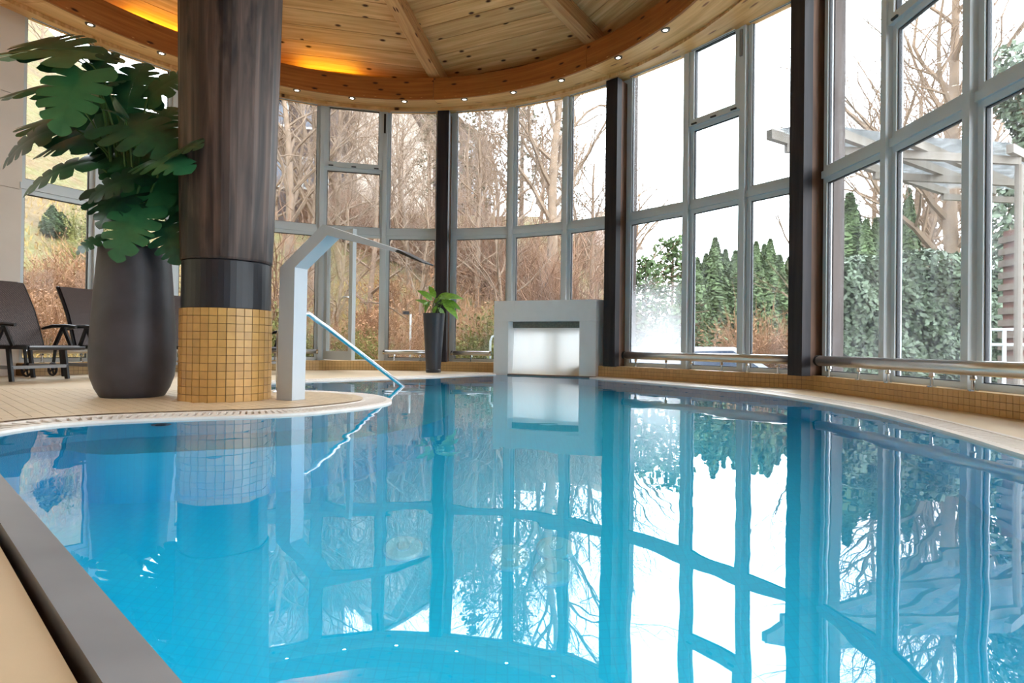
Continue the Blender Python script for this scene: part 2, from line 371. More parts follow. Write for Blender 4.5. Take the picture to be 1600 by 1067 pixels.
def inward(i, off):
    """offset wall node i toward the room"""
    p = WN[i]; a = WN[max(i - 1, 0)]; b = WN[min(i + 1, len(WN) - 1)]; t = (b - a).normalized(); n = Vector((t.y, -t.x))
    if n.dot(C - p) < 0: n = -n
    return p + n * off, n, t

# ------------------------------------------------------------------ pool outline
ctl = [(-1.549, 1.727), (-.9, 1.143), (-.424, .714), (.1, .243), (.55, -.1), (1.0, -.12), (1.45, .35), (1.8, 1.2), (2.077, 2.3), (2.22, 2.8), (2.415, 3.72), (2.44, 4.5), (2.372, 5.2), (2.226, 5.65),
       (1.64, 6.6), (1.2, 7.25), (.98, 7.72), (.4, 7.99), (-.05, 8.165), (-.34, 8.08), (-1.117, 7.225), (-1.607, 6.785), (-2.233, 6.191), (-2.68, 5.75), (-2.76, 5.4), (-2.52, 5.1), (-2.126, 5.0),
       (-1.75, 4.99), (-1.25, 4.77), (-.985, 4.45), (-.875, 4.15), (-.9, 3.9), (-1.02, 3.65), (-1.22, 3.39), (-1.453, 3.24), (-1.70, 3.14), (-2.0, 3.01), (-2.18, 2.89), (-2.285, 2.74), (-2.29, 2.5), (-2.17, 2.31), (-2.0, 2.14)]
def catmull(pts, per=8):
    out = []; n = len(pts)
    for i in range(n):
        p0, p1, p2, p3 = [Vector(pts[(i + j - 1) % n]) for j in range(4)]
        for s in range(per):
            t = s / per
            out.append(.5 * ((2 * p1) + (p2 - p0) * t + (2 * p0 - 5 * p1 + 4 * p2 - p3) * t * t + (3 * p1 - p0 - 3 * p2 + p3) * t ** 3))
    return out
raw = catmull(ctl, 10)
# resample evenly
seg = [0]
for i in range(len(raw)): seg.append(seg[-1] + (raw[(i + 1) % len(raw)] - raw[i]).length)
PERIM = seg[-1]; NP = 420
pool = []
j = 0
for i in range(NP):
    s = PERIM * i / NP
    while seg[j + 1] < s: j += 1
    t = (s - seg[j]) / (seg[j + 1] - seg[j]); pool.append(raw[j].lerp(raw[(j + 1) % len(raw)], t))
def pnorm(i):
    t = (pool[(i + 1) % NP] - pool[i - 1]).normalized(); return Vector((t.y, -t.x))     # outward (ccw outline)
area = sum(pool[i].x * pool[(i + 1) % NP].y - pool[(i + 1) % NP].x * pool[i].y for i in range(NP)) / 2
SGN = 1 if area > 0 else -1
PN = [pnorm(i) * SGN for i in range(NP)]
def near_side(p):     # 0..1: the straight near edge with the metal rim
    d = (p.x + 1.549) * .669 + (p.y - 1.727) * .743
    return abs(d) < .05 and p.x > -2.05 and p.x < .8 and p.y < 2.2
def block_side(p): return -.2 < p.x < 1.03 and p.y > 7.6
W = []
for i in range(NP): W.append(.085 if near_side(pool[i]) else (.012 if block_side(pool[i]) else .21))
for _ in range(4): W = [(W[i - 1] + W[i] + W[(i + 1) % NP]) / 3 for i in range(NP)]
outer = [pool[i] + PN[i] * W[i] for i in range(NP)]

# ------------------------------------------------------------------ floor
def fill(polys, z, mat, name, parent=None, kind=None, label=None):
    flat = [p for pl in polys for p in pl]
    tri = tessellate_polygon([[Vector((p.x, p.y, 0)) for p in pl] for pl in polys])
    fs = []
    for t in tri:
        a, b, c = [flat[i] for i in t]
        fs.append(t if (b - a).cross(c - a) > 0 else (t[0], t[2], t[1]))
    mb = MB(); mb.add([(p.x, p.y, z) for p in flat], fs, [(p.x + .001, p.y) for p in flat])
    return mb.build(name, mat, parent, kind=kind, label=label)
floor = fill([room, outer], DECK_Z, M['deck'], 'floor', kind='structure', label='cream tiled pool deck around the blue pool')

# small deck tiles on the peninsula and the left-hand deck
def inside(poly, p):
    c = False; n = len(poly)
    for i in range(n):
        a, b = poly[i], poly[i - 1]
        if (a.y > p.y) != (b.y > p.y) and p.x < (b.x - a.x) * (p.y - a.y) / (b.y - a.y) + a.x: c = not c
    return c
rng = random.Random(4)
T = .06; e1 = Vector((.743, -.669)); e2 = Vector((.669, .743))
cells = []
for iu in range(-75, 16):
    for iv in range(-30, 60):
        p = Vector((-1.2, 2.4)) + e1 * (iu * T) + e2 * (iv * T * 1)
        if p.x < -4.2 or p.y > 4.7 or p.y < 2.3 or p.length > 6.5: continue
        cells.append(p)
poly_room = room
cells = [p for p in cells if not inside(outer, p) and all((pool[i] - p).length > W[i] + .045 for i in range(0, NP, 2)) and p.x < -.9 and (p - Vector((-2.035, 4.05))).length > .31]
cells.sort(key=lambda p: p.length)
tb = MB(); hx = T * .47
tb.box((0, 0, 0), (hx, 0, 0), (0, hx, 0), (0, 0, .003)); tb.f = tb.f[1:]
tile_me = tb.mesh('tile', M['deck_tile'])
rotz = math.atan2(e1.y, e1.x)
grp = MB()
for i, p in enumerate(cells):
    if i < 300:
        link('tile', tile_me, floor, mw=Matrix.Translation((p.x, p.y, DECK_Z + .003)) @ Matrix.Rotation(rotz, 4, 'Z'))
    else:
        grp.box((p.x, p.y, DECK_Z + .003), (e1.x * hx, e1.y * hx, 0), (e2.x * hx, e2.y * hx, 0), (0, 0, .003))
grp.build('deck_tiles', M['deck_tile'], floor, kind='stuff')
pen_i = [i for i in range(NP) if pool[i].x < -.8 and 2.42 < pool[i].y < 4.62 and not near_side(pool[i])]
fill([[outer[i] for i in pen_i] + [Vector((-4.1, 3.9)), Vector((-4.1, 4.62))]], DECK_Z + .0012, M['deck_grout'], 'grout_bed', floor)
mb = MB()
for i, k in zip(pen_i[:-1], pen_i[1:]):
    if k - i > 1: continue
    a_, b_ = outer[i] - PN[i] * .006, outer[k] - PN[k] * .006; c_, d_ = b_ + PN[k] * .075, a_ + PN[i] * .075
    mb.add([(q.x, q.y, DECK_Z + .0066) for q in (a_, b_, c_, d_)], [(0, 1, 2, 3) if SGN < 0 else (3, 2, 1, 0)])
mb.build('edge_band', M['deck_tile'], floor)

# ------------------------------------------------------------------ overflow grate and rims
grate = MB()
for i in range(NP):
    a, b = pool[i], pool[(i + 1) % NP]; na, nb = PN[i], PN[(i + 1) % NP]
    pass
def strip(o0, o1, z0, z1, mb, sel=None):
    """closed band between two offsets (fractions of W) with height z0..z1 at its two edges"""
    for i in range(NP):
        k = (i + 1) % NP
        if sel and not (sel(i) and sel(k)): continue
        p = [pool[i] + PN[i] * o0(i), pool[k] + PN[k] * o0(k), pool[k] + PN[k] * o1(k), pool[i] + PN[i] * o1(i)]
        zz = [z0, z0, z1, z1]
        vs_ = [(q.x, q.y, z) for q, z in zip(p, zz)]
        mb.add(vs_, [(0, 1, 2, 3) if SGN < 0 else (3, 2, 1, 0)])
isn = [near_side(pool[i]) for i in range(NP)]; isb = [block_side(pool[i]) for i in range(NP)]
gen = lambda i: W[i] > .13
chan = lambda i: W[i] > .13 or pool[i].y > 3
og = thing('overflow_grate', (outer[0].x, outer[0].y, 0), 'white slatted overflow grate running around the pool edge', None, kind='structure')
mb = MB(); strip(lambda i: 0, lambda i: W[i], -.012, -.012, mb, chan); strip(lambda i: W[i], lambda i: W[i] + .0005, -.012, DECK_Z, mb, chan); mb.build('channel', M['channel'], og)
mb = MB(); strip(lambda i: -.002, lambda i: .035, .012, .016, mb, gen); strip(lambda i: -.002, lambda i: -.0021, -.06, .012, mb, gen); strip(lambda i: .035, lambda i: .0351, .016, -.05, mb, gen); mb.build('inner_lip', M['grate'], og)
mb = MB(); strip(lambda i: W[i] - .022, lambda i: W[i], .018, .021, mb, gen); strip(lambda i: W[i] - .0221, lambda i: W[i] - .022, -.05, .018, mb, gen); mb.build('outer_lip', M['grate'], og)
bars = []; NB = int(PERIM / .038)
def pool_at(s):
    x = (s % PERIM) / PERIM * NP; i = int(x) % NP; t = x - int(x); k = (i + 1) % NP
    return pool[i].lerp(pool[k], t), PN[i].lerp(PN[k], t).normalized(), W[i] * (1 - t) + W[k] * t
for b in range(NB):
    p, n, w = pool_at(b * PERIM / NB)
    if w > .13: bars.append((p, n, w))
bars.sort(key=lambda q: q[0].length)
gb = MB(); gb.box((0, 0, 0), (.5, 0, 0), (0, .0105, 0), (0, 0, .012)); gb.f = gb.f[1:]; gme = gb.mesh('grate_bar', M['grate'])
rest = MB()
for i, (p, n, w) in enumerate(bars):
    c = p + n * (w / 2 + .006); L = w - .055; z = .004
    if i < 300:
        link('grate_bar', gme, og, mw=Matrix.Translation((c.x, c.y, z)) @ Matrix.Rotation(math.atan2(n.y, n.x), 4, 'Z') @ Matrix.Diagonal((L, 1, 1, 1)))
    else:
        rest.box((c.x, c.y, z), (n.x * L / 2, n.y * L / 2, 0), (-n.y * .0105, n.x * .0105, 0), (0, 0, .012))
rest.build('grate_bars', M['grate'], og, kind='stuff')
nr = lambda i: W[i] <= .135 and pool[i].y < 3
mb = MB(); strip(lambda i: 0, lambda i: W[i] - .014, .02, .034, mb, nr); strip(lambda i: 0, lambda i: -.0005, .02, -.08, mb, nr); strip(lambda i: W[i] - .014, lambda i: W[i] - .0138, .034, -.03, mb, nr)
mb.build('pool_rim', M['rim'], kind='structure', label='grey metal rim along the straight near edge of the pool')
mb = MB(); strip(lambda i: W[i] - .014, lambda i: W[i], -.03, -.03, mb, nr); strip(lambda i: W[i], lambda i: W[i] + .0005, -.03, DECK_Z, mb, nr)
mb.build('rim_gap', M['gap'], kind='structure', label='dark slot between the grey rim and the near deck')

# ------------------------------------------------------------------ basin and water
DEPTH = 1.3
basin = MB(); per = [PERIM * i / NP for i in range(NP)]
LIPW = .42; LEDGE = .55
def on_pen(p): return p.x < -.7 and p.y > 2.75 and p.y < 5.6
lw = [LIPW if (on_pen(pool[i])) else 0. for i in range(NP)]
for _ in range(16): lw = [(lw[i - 1] + lw[i] + lw[(i + 1) % NP]) / 3 for i in range(NP)]
def ring(off, z): return [(pool[i].x - PN[i].x * off[i], pool[i].y - PN[i].y * off[i], z) for i in range(NP)]
def wallband(ra, rb, v0, v1):
    n = NP; uv = [(per[i], v0) for i in range(n)] + [(per[i], v1) for i in range(n)]
    fs = [(i, (i + 1) % n, n + (i + 1) % n, n + i) for i in range(n)]
    if SGN < 0: fs = [f[::-1] for f in fs]
    basin.add(ra + rb, fs, uv)
z0 = [0] * NP
wallband(ring(z0, -.001), ring(z0, -LEDGE), 0, LEDGE)
wallband(ring(z0, -LEDGE), ring(lw, -LEDGE), 0, .42)
wallband(ring(lw, -LEDGE), ring(lw, -DEPTH), LEDGE, DEPTH)
bo = basin.build('pool_basin', M['basin'], kind='structure', label='turquoise mosaic pool basin with a bench around the peninsula')
fill([pool], -DEPTH, M['basin'], 'basin_floor', bo)
w = fill([pool], 0.0, M['water'], 'pool_water', kind='stuff', label='clear turquoise pool water mirroring the curved windows')
for j, (px, py) in enumerate([(630, 858), (797, 873), (865, 895), (868, 858)]):
    q = at_z(px, py, 0); d = ray(px, py).normalized(); hd = Vector((d.x, d.y)).normalized(); s = math.hypot(d.x, d.y) / 1.33
    g = Vector((q.x, q.y)) + hd * s / math.sqrt(1 - s * s) * DEPTH
    t = thing('floor_inlet', (g.x, g.y, -DEPTH), 'round pale water inlet grille set in the pool floor', 'inlet', 'pale floor inlets under the water')
    mb = MB(); mb.lathe([(.085, -DEPTH), (.085, -DEPTH + .012), (.075, -DEPTH + .02), (.0, -DEPTH + .02)], (g.x, g.y), 24, True, False); mb.build('plate', M['inlet'], t)
    mb = MB(); mb.lathe([(.03, -DEPTH + .02), (.03, -DEPTH + .03), (.0, -DEPTH + .03)], (g.x, g.y), 12, True, False); mb.build('screw_cap', M['inlet'], t)
for px, py, zz in [(20, 690, -.18), (240, 664, -.16)]:
    # recessed jets in the peninsula wall just below the waterline
    i = min(range(NP), key=lambda i: (pool[i] - Vector(at_z(px, py, 0).xy)).length if on_pen(pool[i]) or pool[i].x < -2 else 99)
    p, n = pool[i], -PN[i]
    t = thing('wall_jet', (p.x, p.y, zz), 'round dark jet nozzle in the pool wall below the waterline', 'jet', 'jets in the peninsula wall')
    u = Vector((-n.y, n.x, 0)); nn = Vector((n.x, n.y, 0)); c = Vector((p.x, p.y, zz))
    mb = MB(); mb.tube([c, c + nn * .015], [.05, .045], 16); mb.build('flange', M['rim'], t)
    mb = MB(); mb.tube([c + nn * .015, c + nn * .03], [.028, .024], 12); mb.build('nozzle', M['black'], t)

# unseen lamps added in the near and right-hand pool walls to brighten the water
for j, i in enumerate([i for i in range(NP) if (isn[i] or (pool[i].y < 1.7 and pool[i].x > .8))][4::11]):
    p, n = pool[i], -PN[i]; c = Vector((p.x, p.y, -.6)); nn = Vector((n.x, n.y, 0))
    t = thing('added_fill_lamp', (p.x, p.y, -.6), 'round lamp added unseen below the rim to brighten the water', 'lamp', 'added lamps that brighten the pool water')
    mb = MB(); mb.tube([c, c + nn * .02], [.11, .1], 20); mb.build('bezel', M['steel'], t)
    mb = MB(); mb.tube([c + nn * .02, c + nn * .026], [.085, .08], 20); mb.build('lens', M['pool_fill_glow'], t)

# ------------------------------------------------------------------ curb under the windows
curb = thing('trim_1', (WN[6].x, WN[6].y, 0), 'low ochre tiled curb under the curved windows', None, kind='structure')
CO = .24
ci = [inward(i, CO)[0] if i < 12 else Vector((3.21 - (.16 if i > 12 else .2), WN[i].y)) for i in range(len(WN))]
mb = MB()
for i in range(len(WN) - 1):
    a, b, p, q = ci[i], ci[i + 1], WN[i], WN[i + 1]
    ex = [(v - C).normalized() * .12 for v in (p, q)]
    p2, q2 = p + ex[0], q + ex[1]
    mb.add([(a.x, a.y, 0), (b.x, b.y, 0), (q2.x, q2.y, 0), (p2.x, p2.y, 0), (a.x, a.y, CURB_Z - .004), (b.x, b.y, CURB_Z - .004), (q2.x, q2.y, CURB_Z - .004), (p2.x, p2.y, CURB_Z - .004)],
           [(4, 5, 6, 7), (0, 4, 5, 1), (2, 6, 7, 3), (0, 3, 7, 4), (1, 5, 6, 2)])
mb.build('core', M['grout'], curb)
# cap strip and the tiles of the riser
TS = .046; rows = 3; tiles = []
cap = MB()
for i in range(len(WN) - 1):
    a, b = ci[i], ci[i + 1]; L = (b - a).length; t = (b - a) / L; n = Vector((t.y, -t.x))
    if n.dot(C - a) < 0: n = -n
    m = max(1, round(L / TS)); st = L / m
    for j in range(m):
        c = a + t * (st * (j + .5))
        for r in range(rows): tiles.append((c, t, n, DECK_Z + TS * (r + .5) * 1.0, st))
    mid = (a + b) / 2
    wmid = (WN[i] + WN[i + 1]) / 2; dep = (wmid - mid).length
    nj = max(1, round(L / .092))
    for j in range(nj):
        c = a + t * (L / nj * (j + .5))
        o = c - n * (dep / 2 - .004)
        cap.box((o.x, o.y, CURB_Z), (t.x * (L / nj * .48), t.y * (L / nj * .48), 0), (n.x * (dep / 2), n.y * (dep / 2), 0), (0, 0, .004))
cap.build('cap_tiles', M['tile_curb'], curb, kind='stuff')
def in_view(c):
    return c.y > .8 and abs(c.x / c.y) < .95
tiles.sort(key=lambda q: q[0].length if in_view(q[0]) else 99)
ct = MB(); ct.box((0, 0, 0), (.5, 0, 0), (0, .004, 0), (0, 0, .5)); cme = ct.mesh('tile', M['tile_curb'])
rest = MB()
for i, (c, t, n, z, st) in enumerate(tiles):
    if i < 300:
        link('tile', cme, curb, mw=Matrix.Translation((c.x, c.y, z)) @ Matrix.Rotation(math.atan2(t.y, t.x), 4, 'Z') @ Matrix.Diagonal((st * .93, 1, TS * .93, 1)))
    else:
        rest.box((c.x, c.y, z), (t.x * st * .465, t.y * st * .465, 0), (n.x * .004, n.y * .004, 0), (0, 0, TS * .465))
rest.build('riser_tiles', M['tile_curb'], curb, kind='stuff')

# ------------------------------------------------------------------ glazing
bays = []; cur = [0]
for i in range(1, len(nodes)):
    cur.append(i)
    if nodes[i][0] == 'p': bays.append(cur); cur = [i]
HS = []      # head slots
for bi, bay in enumerate(bays):
    p0, p1 = WN[bay[0]], WN[bay[-1]]; mid = (p0 + p1) / 2
    win = thing('window_%d' % (bi + 1), (mid.x, mid.y, CURB_Z), 'tall white framed glazing bay %s' % ['beside the stone clad wall', 'with the open garden door', 'behind the water portal', 'with one fogged lower pane', 'facing the ivy hedge', 'continued unseen past the ivy hedge for daylight', 'continued unseen to the rear wall for daylight'][bi], None, kind='structure')
    def node_dir(i): return inward(i, 0)
    for i in bay:
        if nodes[i][0] == 'm':
            p, n, t = node_dir(i)
            mb = MB(); mb.box((p.x + n.x * .02, p.y + n.y * .02, (CURB_Z + GL_TOP) / 2), (t.x * .032, t.y * .032, 0), (n.x * .07, n.y * .07, 0), (0, 0, (GL_TOP - CURB_Z) / 2)); mb.build('mullion', M['frame'], win)
    for s in range(len(bay) - 1):
        a, b = WN[bay[s]], WN[bay[s + 1]]; L = (b - a).length; t = (b - a) / L; n = Vector((t.y, -t.x))
        if n.dot(C - a) < 0: n = -n
        o0 = .03 if nodes[bay[s]][0] == 'm' else .12
        o1 = .03 if nodes[bay[s + 1]][0] == 'm' else .12
        if bay[s] == 0: o0 = .0
        a2, b2 = a + t * o0, b - t * o1; L2 = (b2 - a2).length
        t3 = Vector((t.x, t.y, 0)); n3 = Vector((n.x, n.y, 0))
        def bx(mb, s0, s1, z0_, z1_, dep, off=0):
            c = a2 + t * ((s0 + s1) / 2); mb.box((c.x + n.x * off, c.y + n.y * off, (z0_ + z1_) / 2), t3 * ((s1 - s0) / 2), n3 * dep / 2, (0, 0, (z1_ - z0_) / 2)); return mb
        door_here = (bi == 1 and s == 1)
        sash = s == 1 and bi in (1, 3, 4, 5)
        # transom
        bx(MB(), 0, L2, TRZ - .035, TRZ + .035, .09, .01).build('transom', M['frame'], win)
        zones = [(CURB_Z, TRZ - .035, 'low'), (TRZ + .035, SASHZ - .02, 'mid'), (SASHZ - .02, GL_TOP, 'sash')] if sash else [(CURB_Z, TRZ - .035, 'low'), (TRZ + .035, GL_TOP, 'up')]
        for z0_, z1_, kind_ in zones:
            fw = .05 if kind_ != 'sash' else .075; dep = .06 if kind_ != 'sash' else .085; off = 0 if kind_ != 'sash' else .03
            if door_here and kind_ == 'low':
                mb = MB(); bx(mb, 0, .04, z0_, z1_, .06); bx(mb, L2 - .04, L2, z0_, z1_, .06); bx(mb, 0, L2, z1_ - .04, z1_, .06); bx(mb, 0, L2, z0_, z0_ + .015, .06); mb.build('door_frame', M['frame'], win)
                continue
            mb = MB(); bx(mb, 0, fw, z0_, z1_, dep, off); bx(mb, L2 - fw, L2, z0_, z1_, dep, off); bx(mb, fw, L2 - fw, z0_, z0_ + fw, dep, off); bx(mb, fw, L2 - fw, z1_ - fw, z1_, dep, off)
            fo = mb.build('sash_frame' if kind_ == 'sash' else 'pane_frame', M['frame'], win)
            g = .008
            mb = MB(); bx(mb, fw, fw + g, z0_ + fw, z1_ - fw, dep * .5, off); bx(mb, L2 - fw - g, L2 - fw, z0_ + fw, z1_ - fw, dep * .5, off); bx(mb, fw, L2 - fw, z0_ + fw, z0_ + fw + g, dep * .5, off); bx(mb, fw, L2 - fw, z1_ - fw - g, z1_ - fw, dep * .5, off)
            mb.build('gasket', M['gasket'], fo)
            fog = bi == 3 and s == 0 and kind_ == 'low'
            mb = MB(); bx(mb, fw, L2 - fw, z0_ + fw, z1_ - fw, .008, off * .5); mb.build('pane', M['fogged'] if fog else M['glass'], win)
            if kind_ == 'sash':
                for q in (.12, .5, .88):
                    bx(MB(), L2 * q - .035, L2 * q + .035, z0_ + .008, z0_ + .024, .02, .08).build('latch', M['gasket'], win)
                bx(MB(), L2 - .0, L2 + .03, z1_ - .42, z1_ - .12, .05, .085).build('vent_actuator', M['black' if bi == 1 else 'rim'], win)
        # air slot strip on the soffit above every pane
        HS.append((a2, b2, n))
        if door_here:
            # open door leaf, hinged on the left jamb and swung into the room
            hinge = a2 + t * .05 + n * .05; dd = Vector((.74, -.67)).normalized(); LW = .80; z0_, z1_ = CURB_Z + .02, TRZ - .08
            leaf = thing('door_1', (hinge.x, hinge.y, z0_), 'white framed glass door standing open into the pool hall', None, kind='structure')
            d3 = Vector((dd.x, dd.y, 0)); m3 = Vector((-dd.y, dd.x, 0)); h3 = Vector((hinge.x, hinge.y, 0))
            def db(mb, s0, s1, za, zb, th_): mb.box(h3 + d3 * ((s0 + s1) / 2) + Vector((0, 0, (za + zb) / 2)), d3 * ((s1 - s0) / 2), m3 * th_ / 2, (0, 0, (zb - za) / 2)); return mb
            mb = MB(); db(mb, 0, .09, z0_, z1_, .06); db(mb, LW - .09, LW, z0_, z1_, .06); db(mb, .09, LW - .09, z0_, z0_ + .13, .06); db(mb, .09, LW - .09, z1_ - .09, z1_, .06); mb.build('leaf_frame', M['frame'], leaf)
            db(MB(), .09, LW - .09, z0_ + .13, z1_ - .09, .01).build('pane', M['glass'], leaf)
            mb = MB(); hc = h3 + d3 * (LW - .045) + Vector((0, 0, 1.1)); mb.tube([hc - m3 * .03, hc - m3 * .075, hc - m3 * .075 - d3 * .12], .009, 8); mb.build('handle', M['steel'], leaf)
        
# ------------------------------------------------------------------ posts
pk = 0
for i, (ty, p) in enumerate(nodes):
    if ty != 'p': continue
    _, n, t = inward(i, 0)
    n3 = Vector((n.x, n.y, 0)); t3 = Vector((t.x, t.y, 0)); P3 = Vector((p.x, p.y, 0))
    zc = (CURB_Z + 4.03) / 2; hz_ = (4.03 - CURB_Z) / 2
    e = thing('timber_post', (p.x + n.x * .16, p.y + n.y * .16, CURB_Z), ['', '', '', 'dark stained timber post hidden behind the round column', '', '', 'dark stained timber post behind the slim potted plant', '', '', 'dark timber post beside the white water portal', '', '', 'dark timber post between the fogged bay and the ivy hedge', '', '', 'dark timber post past the ivy hedge', '', '', 'dark timber post along the rear glazing', '', '', 'dark timber post at the rear wall'][i], 'post')
    mb = MB(); mb.box(P3 + n3 * .24 + Vector((0, 0, zc)), t3 * .09, n3 * .055, (0, 0, hz_)); mb.build('inner_leaf', M['post'], e)
    mb = MB(); mb.box(P3 + n3 * .105 + Vector((0, 0, zc)), t3 * .078, n3 * .08, (0, 0, hz_)); mb.build('web', M['post_brown'], e)
    mb = MB(); mb.box(P3 - n3 * .0 + Vector((0, 0, (CURB_Z + GL_TOP) / 2)), t3 * .12, n3 * .025, (0, 0, (GL_TOP - CURB_Z) / 2)); mb.build('cover_board', M['frame'], e)
    mb = MB(); mb.box(P3 - n3 * .18 + Vector((0, 0, 2.3)), t3 * .085, n3 * .07, (0, 0, 2.36)); mb.build('outer_leaf', M['post_grey'], e)

# ------------------------------------------------------------------ stone wall at the left, hall walls behind the camera
wl = thing('wall_left', (-6.0, 5.5, 0), 'pale stone clad wall at the end of the windows', None, kind='structure')
pA, pB = WN[0], Vector((-6.6, 4.3)); tw = (pB - pA).normalized(); nw = Vector((-tw.y, tw.x)); nw = nw if nw.dot(C - pA) > 0 else -nw
t3 = Vector((tw.x, tw.y, 0)); n3 = Vector((nw.x, nw.y, 0)); L = (pB - pA).length
mb = MB(); mb.box(Vector((pA.x, pA.y, 2.1)) + t3 * L / 2 - n3 * .1, t3 * L / 2, n3 * .1, (0, 0, 2.15)); mb.build('core', M['grout'], wl)
zs_ = [0.0, 1.07, 2.12, 3.17, 4.22]
for zi in range(4):
    for sj, (s0, s1) in enumerate([(-.02, .95), (.95, 1.9), (1.9, L)]):
        mb = MB(); mb.box(Vector((pA.x, pA.y, (zs_[zi] + zs_[zi + 1]) / 2)) + t3 * ((s0 + s1) / 2) + n3 * .02, t3 * ((s1 - s0) / 2 - .003), n3 * .02, (0, 0, (zs_[zi + 1] - zs_[zi]) / 2 - .003)); mb.build('panel', M['stone'], wl)
def plain_wall(name, a, b, z1, label, mat='plaster', th_=.15):
    a, b = Vector(a), Vector(b); d = (b - a); n = Vector((d.y, -d.x)).normalized()
    n = -n if n.dot(C - a) > 0 else n
    mb = MB(); mb.prism([(a.x, a.y, -.05), (b.x, b.y, -.05), (b.x + n.x * th_, b.y + n.y * th_, -.05), (a.x + n.x * th_, a.y + n.y * th_, -.05)], (0, 0, z1 + .05)); return mb.build(name, M[mat], kind='structure', label=label)
def glazed_wall(name, a, b, nb_, label):
    a, b = Vector(a), Vector(b); L_ = (b - a).length; t = (b - a) / L_; t3 = Vector((t.x, t.y, 0)); n3 = Vector((-t.y, t.x, 0))
    e_ = thing(name, ((a.x + b.x) / 2, (a.y + b.y) / 2, 0), label, None, kind='structure'); A3 = Vector((a.x, a.y, 0))
    def bx3(s0, s1, za, zb, d, nm, mt): mb = MB(); mb.box(A3 + t3 * ((s0 + s1) / 2) + Vector((0, 0, (za + zb) / 2)), t3 * ((s1 - s0) / 2), n3 * d / 2, (0, 0, (zb - za) / 2)); mb.build(nm, M[mt], e_)
    bx3(0, L_, -.05, .3, .16, 'plinth', 'plaster'); bx3(0, L_, 3.8, 4.2, .16, 'head', 'plaster')
    for q in range(nb_ + 1): x = L_ * q / nb_; bx3(max(0, x - .06), min(L_, x + .06), .3, 3.8, .12, 'mullion', 'frame')
    for q in range(nb_): bx3(L_ * q / nb_ + .06, L_ * (q + 1) / nb_ - .06, .3, 3.8, .01, 'pane', 'glass')
glazed_wall('wall_far_left', (-6.6, 4.3), (-6.6, -.2), 4, 'left wall with unseen glazing added to let in daylight')  # out of view; glazed rather than plain to light the hall
plain_wall('wall_rear_left', (-6.6, -.2), (-6.6, -3.6), 4.2, 'plain pale wall beside the added glazing')
plain_wall('wall_back', (-6.6, -3.6), (3.21, -3.6), 4.2, 'plain pale wall behind the pool')
plain_wall('wall_right', (3.21, -2.63), (3.21, -3.6), 4.2, 'short pale wall at the rear of the windows')

# ------------------------------------------------------------------ ring beam, soffit, ceiling
rb = thing('ring_beam', (C.x, C.y + SOF_IN_R, SOF_IN_Z), 'curved timber ring beam with a pale plywood soffit', None, kind='structure')
FT, FB = 4.25, SOF_IN_Z
nb = 10; ks = [(.5 + j) for j in range(-5, 5)]
def fascia_seg(k0, k1):
    mb = MB(); n = 14
    vs_ = []; uv = []
    for j in range(n + 1):
        k = k0 + (k1 - k0) * j / n; s = k * TH * SOF_IN_R
        for r, z, v in ((SOF_IN_R, FB, 0), (SOF_IN_R + .02, FT, .32), (SOF_IN_R + .05, FT, .44), (SOF_IN_R + .028, FB, .8)):
            p = cpt(k, r); vs_.append((p.x, p.y, z)); uv.append((s + .001, v))
    fs = [(j * 4 + a, j * 4 + (a + 1) % 4, j * 4 + 4 + (a + 1) % 4, j * 4 + 4 + a) for j in range(n) for a in range(4)] + [(0, 3, 2, 1), (n * 4, n * 4 + 1, n * 4 + 2, n * 4 + 3)]
    mb.add(vs_, fs, uv); return mb.build('fascia', M['fascia'], rb)
def soffit_seg(k0, k1):
    mb = MB(); n = 18; vs_ = []; uv = []
    for j in range(n + 1):
        k = k0 + (k1 - k0) * j / n; a = kang(k); wr = wall_r(a) + .03; s = k * TH * 4
        for r, z in ((SOF_IN_R + .002, SOF_IN_Z), (wr, SOF_OUT_Z), (wr, SOF_OUT_Z + .03), (SOF_IN_R + .002, SOF_IN_Z + .03)):
            vs_.append((C.x + r * math.sin(a), C.y + r * math.cos(a), z)); uv.append((s + .001, r))
    fs = [(j * 4 + a, j * 4 + (a + 1) % 4, j * 4 + 4 + (a + 1) % 4, j * 4 + 4 + a) for j in range(n) for a in range(4)] + [(0, 3, 2, 1), (n * 4, n * 4 + 1, n * 4 + 2, n * 4 + 3)]
    mb.add(vs_, fs, uv); return mb.build('soffit_panel', M['soffit'], rb)
KTOT = 2 * math.pi / TH
kk = [-1.5, -.5, .5, 1.5, 2.5, 3.5]
e = .0012
back = list(np.linspace(3.5, -1.5 + KTOT, 6))
allk = kk + back[1:]
for k0, k1 in zip(allk[:-1], allk[1:]):
    fascia_seg(k0 + e, k1 - e); soffit_seg(k0 + e, k1 - e)
